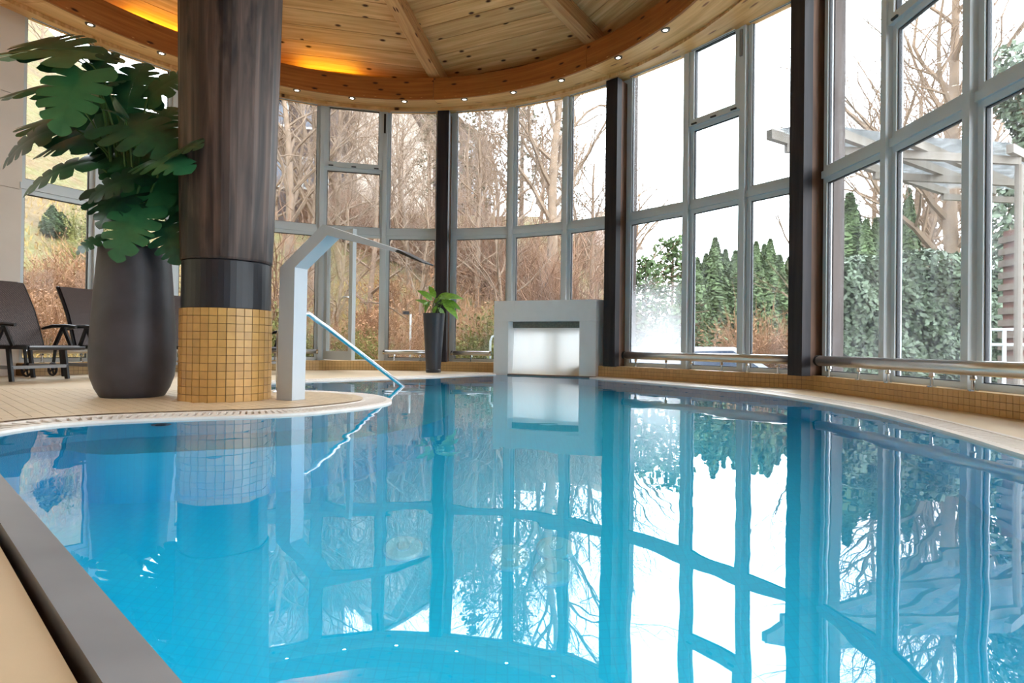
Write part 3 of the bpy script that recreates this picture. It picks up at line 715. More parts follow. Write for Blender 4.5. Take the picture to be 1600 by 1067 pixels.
# roof upstand closing the space behind the fascia
mb = MB(); n = 72
vs_ = []
for j in range(n):
    a = 2 * math.pi * j / n
    for r, z in ((SOF_IN_R + .5, 3.98), (SOF_IN_R + .5, 4.75)): vs_.append((C.x + r * math.sin(a), C.y + r * math.cos(a), z))
mb.add(vs_, [(2 * j, 2 * j + 1, (2 * j + 3) % (2 * n), (2 * j + 2) % (2 * n)) for j in range(n)]); mb.build('upstand', M['pine'], rb)
for a2, b2, n in HS:
    p, q = a2 + n * .1, b2 + n * .1; t = (q - p).normalized(); p = p + t * .06; q = q - t * .06
    def sz(v): 
        r = (v - C).length; a = math.atan2(v.x - C.x, v.y - C.y); return SOF_IN_Z + (SOF_OUT_Z - SOF_IN_Z) * (r - SOF_IN_R) / (wall_r(a) + .03 - SOF_IN_R)
    mb = MB(); mb.bar((p.x, p.y, sz(p) - .004), (q.x, q.y, sz(q) - .004), .03, .012); so = mb.build('air_slot', M['white'], rb)
    mb = MB(); mb.bar((p.x, p.y, sz(p) - .011), (q.x, q.y, sz(q) - .011), .009, .004); mb.build('slot_opening', M['gasket'], so)

APEX = CAM + ray(277, -587.5) * (4.2 / ray(277, -587.5).y)
RE = 3.66; BZ = 4.29
ends = []
bk = [k for k in allk[:-1]]
for k in bk:
    p = cpt(k, RE); ends.append(Vector((p.x, p.y, BZ)))
BH = .2
for j, k in enumerate(bk):
    a = ends[j]; d = (APEX - a); d.normalize(); a0 = a - d * .2 + Vector((0, 0, BH / 2)); b0 = APEX + Vector((0, 0, BH / 2)) - d * .15
    sd = d.cross(Vector((0, 0, 1))).normalized(); u = sd.cross(d)
    mb = MB(); L = (b0 - a0).length
    vs_ = []; uv = []
    for s_, pt in ((0, a0), (L, b0)):
        for q, (x, y) in enumerate(((-1, -1), (1, -1), (1, 1), (-1, 1))):
            vs_.append(pt + sd * x * .085 + u * y * BH / 2); uv.append((s_ + j * 3.1 + .001, q * .2))
    mb.add(vs_, [(0, 1, 5, 4), (1, 2, 6, 5), (2, 3, 7, 6), (3, 0, 4, 7), (0, 3, 2, 1), (4, 5, 6, 7)], uv)
    mb.build('ceiling_beam', M['pine_beam'], kind='structure', label='pine roof beam rising from the ring beam to the apex')
ceil = thing('ceiling', (C.x, C.y, 4.6), 'boarded pine ceiling of the round roof', None, kind='structure')
up = Vector((0, 0, BH + .0))
for j in range(len(bk)):
    a = ends[j]; b = ends[(j + 1) % len(bk)]
    A3, B3, T3 = a + up, b + up, APEX + up
    mid = (A3 + B3) / 2; xd = (B3 - A3).normalized(); inn = (T3 - mid); inn = (inn - xd * inn.dot(xd)); hgt = inn.length; inn.normalize(); nz_ = xd.cross(inn)
    out_d = .33; PW = .235; npl = int((hgt + out_d) / PW) + 1
    half = (B3 - A3).length / 2; off = (T3 - mid).dot(xd)
    for q in range(npl):
        s0 = -out_d + q * PW; s1 = min(s0 + PW, hgt - .02)
        if s1 - s0 < .02: continue
        def ex(s): f = s / hgt; return -half + (off + half) * f, half + (off - half) * f
        (l0, r0), (l1, r1) = ex(s0), ex(s1 )
        g = .0035
        mm = Matrix((( xd.x, inn.x, nz_.x, mid.x), (xd.y, inn.y, nz_.y, mid.y), (xd.z, inn.z, nz_.z, mid.z), (0, 0, 0, 1)))
        mb = MB(); poly = [(l0, s0 + g, 0), (r0, s0 + g, 0), (r1, s1 - g, 0), (l1, s1 - g, 0)]
        ext = (0, 0, .03 if nz_.z > 0 else -.03)
        mb.prism(poly, ext)
        pm = mb.mesh('plank', M['pine'])
        o = bpy.data.objects.new('plank', pm); COL.objects.link(o); o.parent = ceil; o.matrix_parent_inverse = Matrix.Translation(-ceil.location); o.matrix_basis = mm
mb = MB(); mb.add([(-7, -4, 5.95), (4, -4, 5.95), (4, 9.5, 5.95), (-7, 9.5, 5.95)], [(0, 1, 2, 3)])
# outer roof deck so that no sky leaks between the boards
rd = MB(); n = 48; vs_ = [tuple(APEX + Vector((0, 0, .32)))]
for j in range(n):
    a = 2 * math.pi * j / n; r = SOF_IN_R + .75; vs_.append((C.x + r * math.sin(a), C.y + r * math.cos(a), 4.62))
rd.add(vs_, [(0, 1 + j, 1 + (j + 1) % n) for j in range(n)]); rd.build('roof_deck', M['gasket'], ceil)
rd = MB(); vs_ = []
for j in range(n * 2):
    a = math.pi * j / n
    vs_ += [(C.x + (SOF_IN_R + .45) * math.sin(a), C.y + (SOF_IN_R + .45) * math.cos(a), 4.64), (C.x + (wall_r(a) + .1) * math.sin(a), C.y + (wall_r(a) + .1) * math.cos(a), 4.3)]
m_ = n * 2
rd.add(vs_, [(2 * j, 2 * j + 1, (2 * j + 3) % (2 * m_), (2 * j + 2) % (2 * m_)) for j in range(m_)]); rd.build('roof_edge', M['gasket'], ceil)

# downlights
for bay in range(-1, 6):
    for jj in (-1, 0, 1):
        a = kang(bay) + DL * jj; p = Vector((C.x + RL * math.sin(a), C.y + RL * math.cos(a)))
        sl = (SOF_OUT_Z - SOF_IN_Z) / (wall_r(a) + .03 - SOF_IN_R); z = SOF_IN_Z + sl * (RL - SOF_IN_R) - .008
        t = thing('downlight', (p.x, p.y, z), 'small round recessed downlight in the plywood soffit', 'downlight', 'downlights around the soffit')
        mb = MB(); mb.lathe([(.027, z - .006), (.046, z - .006), (.05, z), (.05, z + .02), (.027, z + .02)], (p.x, p.y), 24, False, False); mb.build('trim_ring', M['lamp_ring'], t)
        mb = MB(); mb.lathe([(.027, z - .002), (.0, z - .0021)], (p.x, p.y), 20, False, False); mb.build('lens', M['lamp_lens'], t)
# amber cove lamps above the fascia
for k0, k1, ht in ((-.30, .02, .0), (-1.12, -.78, 0)):
    p0 = cpt((k0 + k1) / 2, RE)
    t = thing('cove_lamp', (p0.x, p0.y, FT), 'amber linear lamp lying on the ring beam %s' % ('beside the round column' if k0 > -1 else 'above the monstera plant'), 'lamp')
    pts = [(*cpt(k0 + (k1 - k0) * j / 8, SOF_IN_R + .22), FT - .03) for j in range(9)]
    mb = MB(); mb.tube(pts, .014, 8); mb.build('tube', M['amber'], t)
    pts2 = [(*cpt(k0 + (k1 - k0) * j / 8, SOF_IN_R + .26), FT - .03) for j in range(9)]
    mb = MB(); mb.tube(pts2, .012, 6); mb.build('housing', M['white'], t)

# ------------------------------------------------------------------ round column
cc = Vector((-2.035, 4.05)); CR = .293
col = thing('round_column', (cc.x, cc.y, DECK_Z), 'thick round dark timber column on an ochre tiled base', 'column')
rn = random.Random(8)
mb = MB(); n = 40; prof = [(.292, .985), (.296, 1.0), (.31, 1.6), (.325, 2.4), (.34, 3.2), (.35, 5.6)]
vs_ = []
fac = [1 + rn.uniform(-.012, .012) for _ in range(n)]
for r, z in prof:
    for k in range(n):
        t = 2 * math.pi * k / n; vs_.append((cc.x + r * fac[k] * math.cos(t), cc.y + r * fac[k] * math.sin(t), z))
mb.add(vs_, [(i * n + k, i * n + (k + 1) % n, (i + 1) * n + (k + 1) % n, (i + 1) * n + k) for i in range(len(prof) - 1) for k in range(n)] + [tuple(range(n))[::-1]])
mb.build('log_shaft', M['column'], col, smooth=False)
mb = MB(); mb.lathe([(.284, .64), (.288, .66), (.288, .975), (.28, .99)], cc, 48); mb.build('sleeve', M['sleeve'], col, smooth=False)
mb = MB(); mb.lathe([(CR - .004, .0), (CR - .004, .655), (.27, .658)], cc, 68); mb.build('base_core', M['grout'], col)
NA, NR = 34, 12; th_ = (.655 - DECK_Z) / NR; rest = MB(); tl = []
wt = 2 * math.pi * CR / NA
for a in range(NA):
    t = 2 * math.pi * (a + .5) / NA
    for r in range(NR): tl.append((t, DECK_Z + th_ * (r + .5)))
fa = math.atan2(-cc.y, -cc.x)
tl.sort(key=lambda q: abs((q[0] - fa + math.pi) % (2 * math.pi) - math.pi))
xb = MB(); xb.box((0, 0, 0), (.004, 0, 0), (0, wt * .465, 0), (0, 0, th_ * .465)); xme = xb.mesh('tile', M['tile_yellow'])
for i, (t, z) in enumerate(tl):
    p = cc + Vector((math.cos(t), math.sin(t))) * (CR)
    if i < 300: link('tile', xme, col, mw=Matrix.Translation((p.x, p.y, z)) @ Matrix.Rotation(t, 4, 'Z'))
    else: rest.box((p.x, p.y, z), (.004 * math.cos(t), .004 * math.sin(t), 0), (-math.sin(t) * wt * .465, math.cos(t) * wt * .465, 0), (0, 0, th_ * .465))
rest.build('rear_tiles', M['tile_yellow'], col, kind='stuff')

# ------------------------------------------------------------------ white swan-neck shower
c0 = Vector(at_z(456, 627.5, .02).xy); u2 = Vector((.925, -.38)).normalized(); n2 = Vector((.38, .925)).normalized()
sh = thing('water_spout', (c0.x, c0.y, DECK_Z), 'white angular neck shower spout beside the round column', 'spout')
TH_ = .125
def P(s, z, b=0): q = c0 + u2 * s + n2 * b; return Vector((q.x, q.y, z))
def slab(poly, mat, name, b0=0, b1=TH_):
    mb = MB(); mb.prism([P(s, z, b0) for s, z in poly], Vector((n2.x, n2.y, 0)) * (b1 - b0)); mb.build(name, mat, sh)
slab([(-.138, DECK_Z), (0, DECK_Z), (.008, .95), (-.125, .955)], M['spout'], 'post')
slab([(-.125, .955), (.008, .95), (.285, 1.155), (.245, 1.232)], M['spout'], 'lower_arm')
slab([(.245, 1.232), (.285, 1.155), (.825, 1.018), (.85, 1.028)], M['spout'], 'upper_arm')
slab([(.85, 1.028), (.825, 1.018), (1.03, .934), (1.035, .94)], M['black'], 'spout_lip', -.004, TH_ + .004)
mb = MB(); mb.box(P(-.068, DECK_Z + .004, TH_ / 2), Vector((u2.x, u2.y, 0)) * .075, Vector((n2.x, n2.y, 0)) * (TH_ / 2 + .006), (0, 0, .004)); mb.build('base_plate', M['rim'], sh)

# ------------------------------------------------------------------ handrail
hr = thing('handrail', (-1.83, 4.66, DECK_Z), 'polished steel handrail sloping down into the water', 'handrail')
top = at_y(474, 492, 4.72); bot = at_z(629, 603, 0); dirn = (bot - at_y(505, 505, 4.85)); 
A = at_y(500, 503, 4.88)
pts = [Vector((top.x - .14, top.y - .14, DECK_Z)), Vector((top.x - .14, top.y - .14, .5)), Vector((top.x - .12, top.y - .12, .6)), Vector((top.x - .05, top.y - .04, .665)), Vector((top.x + .03, top.y + .03, .672)), Vector((A.x - .02, A.y - .02, A.z + .012)), A.lerp(bot, .08), A.lerp(bot, .5), bot, bot + (bot - A) * .45]
mb = MB(); mb.tube(pts, .021, 12); mb.build('rail_tube', M['steel'], hr, smooth=True)
mb = MB(); mb.lathe([(.045, DECK_Z), (.045, DECK_Z + .012), (.024, DECK_Z + .02)], (pts[0].x, pts[0].y), 20); mb.build('flange', M['steel'], hr)

# ------------------------------------------------------------------ water portal
FL, FR, BR, BL = [Vector(q) for q in ((-.265, 8.27), (1.14, 7.73), (1.36, 7.93), (-.10, 8.62))]
wp = thing('water_portal', (.44, 8.0, 0), 'white boxy water portal with a sheet of falling water', 'water feature')
ZT = 1.07; OT = .775
def lerp(a, b, t): return a + (b - a) * t
fl = (FR - FL).length
def tpar(px, y): # parameter along the front for a pixel column
    d = ray(px, y); dd = Vector((d.x, d.y)); e_ = FR - FL; det = dd.x * -e_.y + e_.x * dd.y; return (dd.x * FL.y - dd.y * FL.x) / det
t1, t2 = tpar(794, 540), tpar(905, 540)
f1, f2 = lerp(FL, FR, t1), lerp(FL, FR, t2); b1, b2 = lerp(BL, BR, t1), lerp(BL, BR, t2)
def pris(name, pl, za, zb, mat, parent=wp): mb = MB(); mb.prism([(p.x, p.y, za) for p in pl], (0, 0, zb - za)); return mb.build(name, M[mat], parent)
g = .0015
pris('pillar', [FL, f1, b1, BL], -.05, OT - g, 'white'); pris('pillar', [f2, FR, BR, b2], -.05, OT - g, 'white')
l1, l2 = lerp(FL, FR, .2), lerp(FL, FR, .82); lb1, lb2 = lerp(BL, BR, .2), lerp(BL, BR, .82)
pris('lintel', [FL, l1, lb1, BL], OT, ZT, 'white'); pris('lintel', [l1 + (l2 - l1) * .002, l2, lb2, lb1], OT, ZT, 'white'); pris('lintel', [l2 + (l2 - l1) * .002, FR, BR, lb2], OT, ZT, 'white')
s1, s2 = lerp(f1, b1, .38), lerp(f2, b2, .38); r1, r2 = lerp(f1, b1, .75), lerp(f2, b2, .75)
pris('spout', [s1, s2, r2, r1], .685, OT - g, 'dark_slot')
q1, q2 = lerp(f1, b1, .45), lerp(f2, b2, .45); q1b, q2b = lerp(f1, b1, .50), lerp(f2, b2, .50)
sa, sb = q1 + (q2 - q1) * .005, q2 - (q2 - q1) * .005; sn = (q1b - q1).normalized(); mb = MB(); gr_ = []
for i in range(13):
    for j in range(9):
        p = sa.lerp(sb, i / 12) + sn * (.012 * math.sin(i * 1.9) + .05 * (1 - j / 8) ** 2 * -1); gr_.append((p.x, p.y, .012 + .685 * j / 8))
mb.add(gr_, [(i * 9 + j, (i + 1) * 9 + j, (i + 1) * 9 + j + 1, i * 9 + j + 1) for i in range(12) for j in range(8)]); mb.build('water_sheet', M['sheet'], wp, smooth=True)
pris('sill', [r1, r2, b2, b1], -.05, CURB_Z, 'white')

# ------------------------------------------------------------------ heating pipes
names = ['beside the stone wall', 'under the garden door bay', 'behind the slim potted plant', 'under the fogged glazing bay', 'in front of the ivy hedge', 'continued unseen past the ivy hedge for daylight', 'at the rear']
for bi, bay in enumerate(bays):
    segs = [bay]
    if bi == 1: segs = [bay[:2], bay[2:]]
    if bi == 2: segs = [bay]
    for sgi, sg in enumerate(segs):
        pts = []
        for q, i in enumerate(sg):
            p, n, t = inward(i, .15)
            if q == 0: p = p + t * (.17 if nodes[i][0] == 'p' else .05)
            if q == len(sg) - 1: p = p - t * (.17 if nodes[i][0] == 'p' else .05)
            pts.append(p)
        if bi == 2: pts[-1] = pts[-2].lerp(pts[-1], .05); pts[-2] = pts[-3].lerp(pts[-2], .6); 
        if bi == 2:
            pts = pts[:2]; pts[1] = pts[0].lerp(pts[1], .68)
        pz = .30 if bi < 3 else .315
        rad = .034 if bi < 3 else .05
        mid = pts[len(pts) // 2]
        lb = 'steel heating pipe on short brackets ' + names[bi]
        if bi == 1: lb = 'steel heating pipe on short brackets %s of the open door' % ('on the column side' if sgi == 0 else 'on the plant side')
        t = thing('heating_pipe', (mid.x, mid.y, CURB_Z), lb, 'pipe')
        mb = MB(); mb.tube([(p.x, p.y, pz) for p in pts], rad, 16); mb.build('pipe', M['steel_rough'], t, smooth=True)
        for endp, nxt in ((pts[0], pts[1]), (pts[-1], pts[-2])):
            d = (endp - nxt).normalized(); mb = MB(); mb.tube([(endp.x, endp.y, pz), (endp.x + d.x * .03, endp.y + d.y * .03, pz)], rad * 1.08, 16); mb.build('end_cap', M['gasket' if bi >= 3 else 'steel'], t)
        for q in range(len(pts) - 1):
            for f_ in ((.2, .75) if (pts[q + 1] - pts[q]).length > .6 else (.5,)):
                p = pts[q].lerp(pts[q + 1], f_)
                mb = MB(); mb.tube([(p.x, p.y, CURB_Z + .004), (p.x, p.y, pz - rad * .9)], .011, 8); mb.lathe([(.03, CURB_Z + .003), (.03, CURB_Z + .012)], (p.x, p.y), 12); mb.lathe([(.016, pz - rad - .03), (.02, pz - rad - .02), (.016, pz - rad - .0)], (p.x, p.y), 8); mb.build('bracket', M['steel'], t)
# ------------------------------------------------------------------ monstera in the tall pot
def monstera_mesh(seed, split=True):
    r = random.Random(seed); mb = MB()
    nl = 6
    def halfw(t): return .49 * max(0, math.sin(math.pi * min(1, (t + .05) / 1.05) ** .62)) ** .62 * (1 - .18 * t) if t < .999 else 0
    def surf(x, y): return Vector((x, y, .10 * math.sin(y * 2.2) - .16 * y * y - .22 * x * x + .05 * abs(x)))
    def mid_(t): return (0.0, max(-.0, t * .98))
    def rim_(t): return (halfw(t), t * 1.02 - .20 * (1 - t) ** 3 + .10 * math.sin(math.pi * t))
    for sgn in (-1, 1):
        cuts = [0] + sorted(min(.97, max(.03, (k + r.uniform(-.25, .25)) / nl)) for k in range(1, nl)) + [1]
        for k in range(nl):
            t0, t1 = cuts[k], cuts[k + 1]; gap = (.38 if split else .0) * (t1 - t0) * r.uniform(.5, 1.5); reach = r.uniform(.30, .55)
            grid = []
            for q in range(7):
                f = q / 6; c_ = gap * max(0, f - reach) / (1 - reach); row = []
                for e_ in range(4):
                    u_ = e_ / 3; t_ = t0 + c_ * (.5 if k else 0) + (t1 - t0 - c_ * ((.5 if k else 0) + (.5 if k < nl - 1 else 0))) * u_
                    m0, m1 = mid_(t_), rim_(t_); f2 = f * (1 - .07 * (2 * u_ - 1) ** 2 * (f > .8) * (1 if split else 0))
                    row.append(surf(sgn * (m0[0] + (m1[0] - m0[0]) * f2), m0[1] + (m1[1] - m0[1]) * f2))
                grid.append(row)
            mb.add([p for row in grid for p in row], [(q * 4 + e_, q * 4 + e_ + 1, q * 4 + e_ + 5, q * 4 + e_ + 4) for q in range(6) for e_ in range(3)])
    return mb.mesh('leaf', M['monstera'], True)
MON = [monstera_mesh(s) for s in (1, 2, 3)] + [monstera_mesh(9, False)]
pc = Vector((-2.742, 4.118))
pm = thing('potted_monstera', (pc.x, pc.y, DECK_Z), 'large monstera in a tall charcoal urn beside the round column', 'potted plant')
prof = [(.0, DECK_Z), (.185, DECK_Z), (.2, .03), (.232, .09), (.258, .17), (.268, .28), (.268, .36), (.262, .5), (.250, .7), (.235, .92), (.224, 1.07), (.221, 1.095), (.205, 1.095), (.2, 1.06)]
mb = MB(); mb.lathe(prof, pc, 56, False, False); mb.build('pot', M['pot'], pm, smooth=True)
mb = MB(); mb.lathe([(.208, 1.045), (.0, 1.055)], pc, 24, False, False); mb.build('soil', M['soil'], pm)
def place_leaf(me, base, tip, nh, parent, name='leaf', k=1.0, wide=1.0):
    y = (tip - base); L = y.length * k; y.normalize(); nh = Vector(nh).normalized(); x = y.cross(nh)
    if x.length < .05: x = y.orthogonal()
    x.normalize(); z = x.cross(y)
    m4 = Matrix(((x.x * L * wide, y.x * L, z.x * L, base.x), (x.y * L * wide, y.y * L, z.y * L, base.y), (x.z * L * wide, y.z * L, z.z * L, base.z), (0, 0, 0, 1)))
    return link(name, me, parent, mw=m4)
LV = [(128, 92, .0, 36, 84, .15, (-.1, -.5, .9), 1.2), (132, 112, -.1, 98, 186, -.25, (.1, -.9, .35), 1.15), (88, 142, .0, 26, 146, .1, (-.1, -.6, .8), 1.2), (96, 196, -.05, 12, 246, -.1, (-.3, -.8, .6), 1.1),
      (140, 252, -.1, 38, 296, -.2, (-.2, -.7, .75), 1.0), (196, 188, .1, 214, 122, .2, (.1, -.9, .3), 1.35), (232, 152, .1, 290, 118, .2, (.2, -.6, .8), 1.2), (184, 194, -.15, 278, 236, -.2, (.1, -.75, .75), 1.1),
      (140, 120, .05, 166, 95, .1, (.1, -.8, .5), 1.5), (146, 150, .1, 186, 128, .15, (.1, -.5, .8), 1.3), (226, 272, -.2, 148, 304, -.28, (.0, -.7, .7), 1.1), (240, 248, -.2, 302, 264, -.48, (.2, -.8, .5), .8),
      (276, 240, -.3, 314, 224, -.5, (.2, -.8, .5), .85), (222, 326, -.2, 196, 374, -.3, (.1, -.8, .5), 1.5), (258, 346, -.15, 272, 394, -.2, (.15, -.95, .2), 1.25), (160, 372, -.15, 134, 386, -.2, (-.2, -.8, .5), 1.5),
      (262, 258, .1, 288, 306, .05, (.2, -.9, .3), 1.3), (196, 184, -.2, 150, 166, -.25, (.1, -.4, .9), .8), (194, 182, -.2, 172, 146, -.2, (-.5, -.6, .4), .8), (146, 222, -.05, 66, 236, .0, (-.1, -.7, .8), 1.1),
      (236, 262, .0, 180, 250, .0, (.0, -.7, .7), 1.4), (180, 230, .1, 130, 200, .2, (.0, -.7, .7), 1.3), (240, 220, .15, 262, 178, .3, (.1, -.9, .4), 1.3), (208, 240, .1, 240, 290, -.05, (.1, -.8, .5), 1.4),
      (170, 290, .0, 200, 330, -.15, (.0, -.8, .6), 1.3), (150, 180, .2, 110, 150, .3, (.0, -.7, .7), 1.4), (230, 300, .1, 274, 330, .1, (.2, -.8, .5), 1.3), (112, 90, .1, 60, 66, .25, (-.2, -.6, .8), 1.3),
      (190, 270, .2, 226, 210, .3, (.0, -.9, .4), 1.3), (120, 210, .15, 60, 190, .3, (-.2, -.6, .8), 1.2), (205, 300, -.1, 160, 344, -.25, (-.1, -.8, .5), 1.1), (236, 330, -.05, 262, 300, .0, (.1, -.8, .5), 1.2)]
rn = random.Random(3)
for i, (bx_, by_, db_, tx_, ty_, dt_, nh, k) in enumerate(LV):
    b = at_y(bx_, by_, 4.1 + db_); tp = at_y(tx_, ty_, 4.1 + dt_)
    a = rn.uniform(0, 6.28); rr = rn.uniform(.02, .13); root = Vector((pc.x + rr * math.cos(a), pc.y + rr * math.sin(a), 1.05))
    rise = max(.15, b.z - root.z)
    m1 = root + Vector(((b.x - root.x) * .18, (b.y - root.y) * .2, rise * .55)); m2 = root + Vector(((b.x - root.x) * .55, (b.y - root.y) * .55, rise * .95 + .02))
    pts = []
    for q in range(9):
        t = q / 8; pts.append(root * (1 - t) ** 3 + m1 * 3 * t * (1 - t) ** 2 + m2 * 3 * t * t * (1 - t) + b * t ** 3)
    mb = MB(); mb.tube(pts, [.011 - .006 * q / 8 for q in range(9)], 6); st = mb.build('stem', M['petiole'], pm, smooth=True)
    place_leaf(MON[3 if i in (17, 18) else i % 3], b, tp, nh, pm, k=k * 1.08, wide=.45 if i in (17, 18) else 1.0)

# ------------------------------------------------------------------ slim pot with a fresh green plant
sp_ = Vector((-1.14, 8.27))
ps = thing('potted_lily', (sp_.x, sp_.y, DECK_Z), 'bright green leafy plant in a slim tapered anthracite pot', 'potted plant')
zt = .875
mb = MB(); mb.lathe([(.0, DECK_Z), (.105, DECK_Z), (.108, .03), (.112, .06), (.106, .065), (.16, zt), (.162, zt + .005), (.146, zt + .005), (.14, zt - .04)], sp_, 40, False, False); mb.build('pot', M['pot_small'], ps, smooth=False)
mb = MB(); mb.lathe([(.143, zt - .04), (.0, zt - .035)], sp_, 20, False, False); mb.build('soil', M['soil'], ps)
def lance_mesh(seed):
    mb = MB(); n = 8
    L_, R_, Cc = [], [], []
    for i in range(n + 1):
        t = i / n; w = .21 * math.sin(math.pi * t ** .8) ** .9; z = .12 * math.sin(t * 2) - .3 * t * t
        Cc.append((0, t, z)); L_.append((-w, t, z + .06 * w)); R_.append((w, t, z + .06 * w))
    m = n + 1
    mb.add(L_ + Cc + R_, [(i, i + 1, m + i + 1, m + i) for i in range(n)] + [(m + i, m + i + 1, 2 * m + i + 1, 2 * m + i) for i in range(n)])
    return mb.mesh('leaf', M['lemon_leaf'], True)
LAN = lance_mesh(1)
SL = [(672, 478, 651, 466), (676, 470, 655, 452), (672, 470, 662, 488), (680, 466, 671, 446), (684, 470, 700, 455), (686, 466, 722, 462), (690, 470, 720, 480), (692, 474, 716, 494), (684, 480, 697, 497), (678, 474, 690, 462), (688, 462, 708, 470), (682, 478, 676, 490), (690, 466, 704, 486), (668, 472, 660, 478), (684, 474, 712, 474)]
for i, (bx_, by_, tx_, ty_) in enumerate(SL):
    db_ = rn.uniform(-.1, .12)
    b = at_y(bx_, by_, 8.27 + db_); tp = at_y(tx_, ty_, 8.27 + db_ * 1.8)
    root = Vector((sp_.x + rn.uniform(-.05, .05), sp_.y + rn.uniform(-.05, .05), zt - .04))
    mb = MB(); mb.tube([root, root.lerp(b, .5) + Vector((0, 0, .03)), b], [.006, .005, .004], 5); mb.build('stem', M['petiole'], ps)
    place_leaf(LAN, b, tp, (rn.uniform(-.3, .3), -.7, .8), ps, k=1.05)

# ------------------------------------------------------------------ wicker loungers
def panel_uv(mb, quad, u, v):
    mb.add(quad, [(0, 1, 2, 3)], [(.001, 0), (u, 0), (u, v), (.001, v)])
def make_lounger():
    L = thing('sun_lounger', (0, 0, 0), 'x', 'lounger', 'wicker loungers in a row along the windows', local=True)
    W2 = .27; SZ = .345
    hinge = (-.30, SZ); topb = (-.60, 1.0)
    def slabp(name, prof2, w, mat, th_=.022):
        mb = MB(); n = len(prof2); vs_ = []; uv = []; s = 0
        for i, (x, z) in enumerate(prof2):
            if i: s += math.hypot(x - prof2[i - 1][0], z - prof2[i - 1][1])
            nx, nz_ = (prof2[min(i + 1, n - 1)][0] - prof2[max(i - 1, 0)][0], prof2[min(i + 1, n - 1)][1] - prof2[max(i - 1, 0)][1]); l = math.hypot(nx, nz_); nx, nz_ = -nz_ / l, nx / l
            for y, tt in ((-w, 0), (w, 0), (w, -th_), (-w, -th_)):
                vs_.append((x + nx * tt, y, z + nz_ * tt)); uv.append((s + .001, y))
        fs = [(i * 4 + a, i * 4 + 4 + a, i * 4 + 4 + (a + 1) % 4, i * 4 + (a + 1) % 4) for i in range(n - 1) for a in range(4)] + [(0, 1, 2, 3), ((n - 1) * 4 + 3, (n - 1) * 4 + 2, (n - 1) * 4 + 1, (n - 1) * 4)]
        mb.add(vs_, fs, uv); return mb.build(name, M[mat], L)
    slabp('seat', [(-.32, SZ), (-.05, SZ - .005), (.12, SZ), (.2, SZ + .005), (.235, SZ - .01), (.24, SZ - .035)], W2 - .025, 'wicker', .024)
    slabp('backrest', [hinge, (-.36, .52), (-.43, .7), (-.51, .85), topb], W2 - .03, 'wicker', .022)
    for s in (-1, 1):
        y = s * W2
        mb = MB(); mb.bar((-.62, y, SZ - .015), (.24, y, SZ - .015), .028, .035); mb.build('side_rail', M['black'], L)
        mb = MB(); mb.tube([(hinge[0], y * .94, hinge[1]), (-.36, y * .94, .52), (-.43, y * .94, .7), (-.51, y * .94, .85), (topb[0], y * .94, topb[1])], .014, 8); mb.build('back_frame', M['black'], L)
        mb = MB(); mb.tube([(-.36, y * 1.08, .525), (-.22, y * 1.08, .552), (-.05, y * 1.08, .556), (.1, y * 1.08, .545)], [.014, .02, .02, .016], 8); mb.build('armrest', M['black'], L)
        mb = MB(); mb.bar((-.06, y * 1.04, .545), (-.17, y * 1.03, SZ - .01), .02, .036); mb.bar((-.06, y * 1.04, .545), (.06, y * 1.03, SZ - .01), .02, .036); mb.build('arm_support', M['black'], L)
        mb = MB(); mb.bar((-.02, y * .98, SZ - .03), (.03, y * .98, 0), .022, .045, (1, 0, 0)); mb.build('leg', M['black'], L)
        mb = MB(); mb.bar((-.5, y * .98, SZ - .03), (-.44, y * .98, 0), .022, .045, (1, 0, 0)); mb.build('leg', M['black'], L)
        mb = MB(); mb.bar((-.46, y * .9, .135), (.015, y * .9, .135), .02, .035); mb.build('lower_rail', M['rim'], L)
        # wheel
        mb = MB(); n = 20; ring_ = [(-.58 + .068 * math.cos(2 * math.pi * q / n), y * 1.1, .08 + .068 * math.sin(2 * math.pi * q / n)) for q in range(n + 1)]
        mb.tube(ring_, .012, 6, False)
        for q in range(5):
            a = 2 * math.pi * q / 5; mb.bar((-.58, y * 1.1, .08), (-.58 + .062 * math.cos(a), y * 1.1, .08 + .062 * math.sin(a)), .012, .014, (0, 1, 0))
        mb.build('wheel', M['black'], L)
        mb = MB(); mb.bar((-.58, y * 1.1, .08), (-.58, y, SZ - .02), .016, .026, (0, 1, 0)); mb.build('wheel_strut', M['black'], L)
    mb = MB(); mb.tube([(.24, -W2, SZ - .02), (.24, W2, SZ - .02)], .016, 8); mb.build('front_bar', M['black'], L)
    mb = MB(); mb.tube([(topb[0], -W2 * .94, topb[1]), (topb[0], W2 * .94, topb[1])], .013, 8); mb.build('top_bar', M['black'], L)
    mb = MB(); mb.bar((.012, -W2 * .98, .135), (.012, W2 * .98, .135), .03, .035, (1, 0, 0)); mb.build('cross_bar', M['rim'], L)
    return L
lo = make_lounger()
spots = [((-4.745, 5.70), -.25, 'brown wicker lounger nearest the stone wall, left of the big urn'), ((-4.98, 4.95), -.18, 'brown wicker lounger in front of the stone wall'),
         ((-4.50, 6.45), -.35, 'brown wicker lounger half hidden behind the big urn'), ((-4.02, 7.08), -.5, 'brown wicker lounger behind the round column, by the urn'), ((-3.36, 7.55), -.8, 'brown wicker lounger behind the round column, by the white spout')]
for i, (p, rz, lb) in enumerate(spots):
    o = lo if i == 0 else copy_tree(lo)
    o.location = (p[0], p[1], DECK_Z); o.rotation_euler.z = rz; o['label'] = lb

